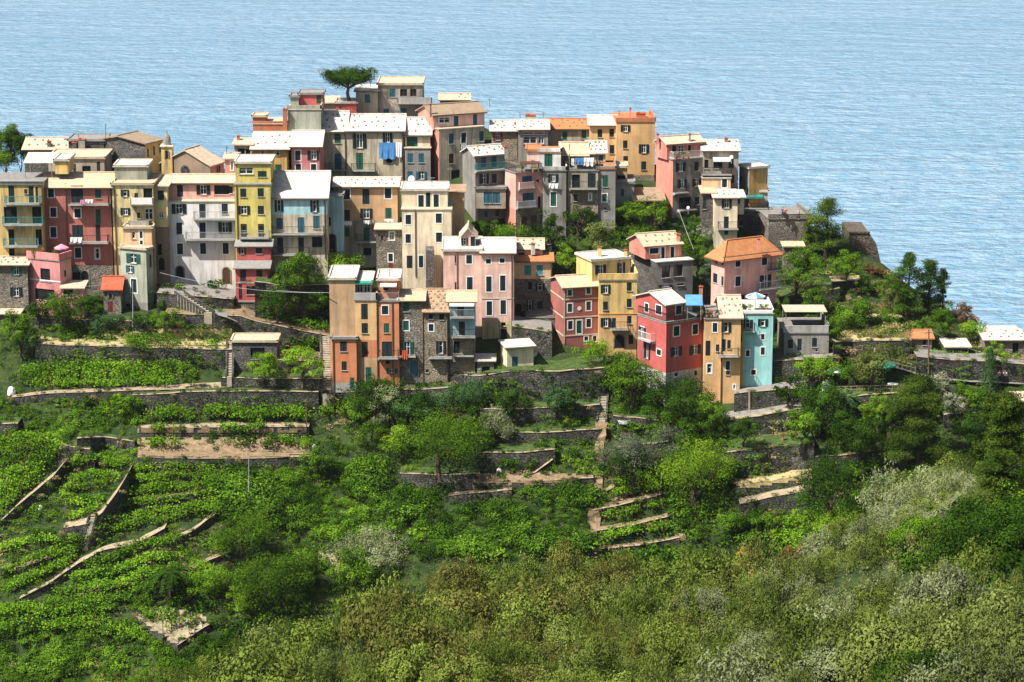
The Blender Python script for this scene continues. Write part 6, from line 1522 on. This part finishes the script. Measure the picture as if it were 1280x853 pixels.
canopy('dark pergola beside the red brick parapet terrace', L('sm',0), X(9,560), X(9,690), 0, Yp(9,275), 2.0, 'sh_brown', top=1.2)
def pots(label, pts, kinds=('lf_green', 'lf_bright')):
    for i, (p, lb) in enumerate(zip(pts, label)):
        root = empty('potted_plant', p, lb, 'potted plant', 'potted plants on terraces'); mb = MB(); mb.tube(p, p+Vector((0, 0, .4)), .16, 'pot', 8, .22); mb.build('pot', root)
        V, t = crown(.45, .45, .4, 8, 140, .22, .14); V[..., 2] += .75; put(qmesh('foliage', V, [kinds[i % len(kinds)]], t), 'foliage', None, root)
def rp(n, i, t, xs, y): return [onroof(L(n, i), X(t, x), Yp(t, y)) for x in xs]
pots(['potted plant at the left of the roof garden of the rose pink house', 'second potted plant of the rose pink roof garden', 'dark potted plant right on the rose pink roof garden', 'potted plant beside the magenta parasol'], rp('pinks', 0, 2, (245, 290, 345, 390), 300), ('lf_green', 'lf_red', 'lf_dark', 'lf_green'))
pots(['potted plant left of the blue awning terrace edge on the yellow house', 'red flowering pot on the terrace of the yellow house', 'potted shrub in the corner of the yellow house terrace'], rp('yr', 0, 14, (475, 500, 530), 264), ('lf_green', 'lf_red', 'lf_dark'))
pots(['leftmost potted plant on the turquoise house roof', 'potted plant left of the white blue parasol', 'potted plant right of the white blue parasol', 'rightmost potted plant on the turquoise house roof'], rp('turq', 0, 14, (690, 718, 785, 815), 230), ('lf_dark', 'lf_green', 'lf_green', 'lf_bright'))
pots(['left flowering pot on the white railed balcony of the ridge house', 'middle flowering pot on the white railed balcony', 'right flowering pot on the white railed balcony'], rp('s2', 0, 12, (240, 285, 320), 262), ('lf_flower', 'lf_bright', 'lf_flower'))
pots(['potted plant on the terrace of the salmon house with arches', 'second potted plant on the salmon terrace'], rp('sm', 0, 9, (560, 650), 280))
pots(['orange flowering bush of the flower garden, left one', 'orange flowering bush of the flower garden, right one'], [G(979, 552, False), G(994, 550, False)], ('lf_rust', 'lf_rust'))
AG = 'rooftop aerials'
def aerial(px, pyb, pyt, Y, label):
    b = at(px, pyb, Y); t = at(px, pyt, Y); mb = MB(); mb.tube(b-Vector((0, 0, .8)), t, .035, 'iron', 5)
    for k, f in enumerate((.97, .90, .83)):
        z = b.z+(t.z-b.z)*f; mb.tube((b.x-.45+.08*k, b.y, z), (b.x+.45-.08*k, b.y+.1, z), .018, 'palemetal', 4)
    mb.tube((b.x, b.y-.45, b.z+(t.z-b.z)*.9), (b.x, b.y+.45, b.z+(t.z-b.z)*.9), .018, 'palemetal', 4)
    o = mb.build('roof_aerial', origin=b); tag(o, label, 'aerial', AG)
for a in ((132,173,155,368,'tall flue-like aerial on the dark stone block'),(98,176,168,370,'short aerial beside the chimney shafts'),(283,205,182,362,'aerial over the small salmon house'),(463,104,96,392,'aerial on the topmost house'),
          (612,128,124,392,'aerial behind the brown roof'),(650,150,140,383,'aerial on the long white dotted roof'),(679,152,140,384,'aerial left of the orange roof'),(774,146,138,386,'aerial on the apricot battlement house'),
          (812,146,140,386,'second aerial on the battlement house'),(712,192,180,372,'aerial over the tan canopy'),(777,322,312,346,'aerial behind the yellow house roof'),(884,342,330,336,'aerial above the crimson house'),
          (487,348,337,334,'aerial on the orange house roof'),(415,346,336,333,'aerial at the corner of the tan end house'),(540,232,222,354,'aerial on the cream house roof'),(562,224,210,356,'lamp-like aerial right of the cream house'),
          (830,178,168,376,'aerial on the salmon ridge house'),(964,350,318,345,'aerial beside the orange hipped roof'),(325,215,206,353,'aerial by the lime yellow house')):
    aerial(*a)
def dish(px, py, Y, r, label):
    c = at(px, py, Y); mb = MB(); n = 14; f = Vector((-.35, -.9, .3)).normalized(); x = f.orthogonal().normalized(); y = f.cross(x)
    rim = [c + x*math.cos(2*math.pi*i/n)*r + y*math.sin(2*math.pi*i/n)*r for i in range(n)]; back = c - f*r*.3
    for i in range(n): mb.add([back, rim[i], rim[(i+1) % n]], [(0, 1, 2)], 'wframe')
    mb.tube(back, back-f*.1+Vector((0, 0, -.9)), .04, 'palemetal', 5); mb.tube(c, c+f*r*.7, .02, 'palemetal', 4)
    o = mb.build('satellite_dish', origin=c); tag(o, label, 'satellite dish')
dish(X(6,695), Yp(6,145), 375.6, .5, 'white satellite dish on the narrow grey house')
dish(X(12,608), Yp(12,248), 370, .28, 'satellite dish beside the sunny balcony awning')
dish(X(12,320), Yp(12,585), 368, .22, 'white satellite dish low on the ridge house')
dish(X(4,800), Yp(4,205), 350.4, .35, 'small satellite dish between the lime and the pale blue house')
def pole(px, pyt, pyb, label, r=.12, mat='wood', arm=True, near=False):
    b = G(px, pyb, near); t = at(px, pyt, b.y); mb = MB(); mb.tube(b-Vector((0, 0, .5)), t, r, mat, 8, r*.7)
    if arm:
        mb.box(t+Vector((-.6, -.06, -.5)), (1.2, 0, 0), (0, .1, 0), (0, 0, .1), mat)
        for dx in (-.5, .5): mb.tube(t+Vector((dx, 0, -.4)), t+Vector((dx, 0, -.25)), .05, 'wframe', 6)
    o = mb.build('utility_pole', origin=b); tag(o, label, 'pole'); return t
t1 = pole(1161, 412, 470, 'tall wooden pole rising in front of the orange tiled outbuilding')
t2 = pole(311, 572, 640, 'thin pale post standing in the bramble slope', .06, 'palemetal', False)
t3 = pole(383, 500, 540, 'thin wooden post left of the long stairs', .07, 'wood', False)
t4 = pole(937, 488, 512, 'short pale post below the turquoise house', .16, 'palewood', False)
t5 = pole(166, 352, 412, 'pale lamp post in front of the slim tower', .06, 'palemetal', False)
def cable(label, a, b, sag, r=.025, mat='palemetal'):
    mb = MB(); n = 14; prev = a
    for i in range(1, n+1):
        t = i/n; c = a.lerp(b, t) - Vector((0, 0, sag*4*t*(1-t))); mb.tube(prev, c, r, mat, 4); prev = c
    o = mb.build('cable', origin=a); tag(o, label, 'cable')
cable('pale cable strung from the white house foot to the tan end house', at(200, 341, 342), at(412, 366, 331), .8)
cable('cable crossing in front of the red roofed shed', at(95, 358, 341.5), at(166, 346, 342), .4)
cable('thin cable from the tan end house to the long stairs', at(345, 363, 334), at(411, 366, 331), .1)
cable('slanting pale cable climbing beside the ridge salmon house', at(848, 262, 362), at(867, 312, 346), .1, .03, 'concrete')
cable('cable running over the taverna', t1, at(1285, 452, 332), .8)
def rock(px, py, s, label, mat='plastic_white', name='rock'):
    g = G(px, py, False); mb = MB(); r = random.Random(int(px)); n = 7
    rings = [[(math.cos(2*math.pi*i/n)*s*q*(.8+.4*r.random()), math.sin(2*math.pi*i/n)*s*q*(.8+.4*r.random()), z*s) for i in range(n)] for q, z in ((1,-.3),(1,.5),(.65,1.3),(.2,1.7))]
    for a, b in zip(rings, rings[1:]):
        for i in range(n): mb.quad(*(Vector(v)+g for v in (a[i], a[(i+1) % n], b[(i+1) % n], b[i])), mat)
    mb.add([Vector(v)+g for v in rings[-1]], [tuple(range(n))], mat); o = mb.build(name, origin=g); tag(o, label, name)
rock(14, 492, .55, 'pale pointed stone at the left end of the top vineyard'); rock(1032, 486, .7, 'white rocks beside the pale green parasol')
rock(51, 637, .35, 'white stone on the curved vineyard wall'); rock(624, 590, .35, 'white stone on the garden terraces')
rock(393, 560, .3, 'white bag beside the long stairs foot', 'cloth_white', 'bag')
def tub():
    g = G(780, 530, False); mb = MB(); L_, W_ = 1.7, .75
    for s_, w_ in ((1, 1),):
        for i in range(12):
            a, b = 2*math.pi*i/12, 2*math.pi*(i+1)/12
            f = lambda t, k, z: g+Vector((math.cos(t)*L_/2*k, math.sin(t)*W_/2*k, z))
            mb.quad(f(a, .8, 0), f(b, .8, 0), f(b, 1, .5), f(a, 1, .5), 'plastic_white'); mb.quad(f(b, .75, .1), f(a, .75, .1), f(a, .93, .5), f(b, .93, .5), 'plastic_white')
            mb.quad(f(a, .93, .5), f(a, 1, .5), f(b, 1, .5), f(b, .93, .5), 'plastic_white')
        mb.add([g+Vector((math.cos(2*math.pi*i/12)*L_/2*.75, math.sin(2*math.pi*i/12)*W_/2*.75, .1)) for i in range(12)], [tuple(range(12))], 'plastic_blue')
    o = mb.build('bathtub', origin=g); tag(o, 'old white bathtub used as a water trough right of the garden stairs', 'bathtub')
tub()
def fence(label, p0, p1, n=8, hgt=1.0, mat='palewood'):
    a, b = G(*p0, False), G(*p1, False); mb = MB(); root = empty('railing', a, label, 'railing')
    for i in range(n+1):
        c = a.lerp(b, i/n); mb.tube(c-Vector((0, 0, .4)), c+Vector((0, 0, hgt)), .045, mat, 5)
    mb.build('posts', root); mb = MB()
    for h_ in (hgt, hgt*.55): mb.tube(a+Vector((0, 0, h_)), b+Vector((0, 0, h_)), .035, mat, 5)
    mb.build('rails', root)
fence('pale wooden railing of the ramp the visitors walk on', (1096,453), (1160,470), 12)
fence('railing along the garden edge above the palm', (1042,492), (1130,490), 12, .9)
fence('railing beside the short stairs right of the turquoise house', (980,398), (990,436), 7)
# round picnic tables on garden terrace
def table(px, py, label):
    g = G(px, py, False); root = empty('garden_table', g, label, 'table'); mb = MB(); mb.tube(g+Vector((0,0,.7)), g+Vector((0,0,.75)), .7, 'plastic_white', 14); mb.build('table_top', root)
    mb = MB(); mb.tube(g, g+Vector((0,0,.698)), .06, 'palemetal', 6); mb.build('leg', root)
table(1116, 487, 'white garden table right of the green parasol'); table(1034, 490, 'white garden table under the pale green parasol')
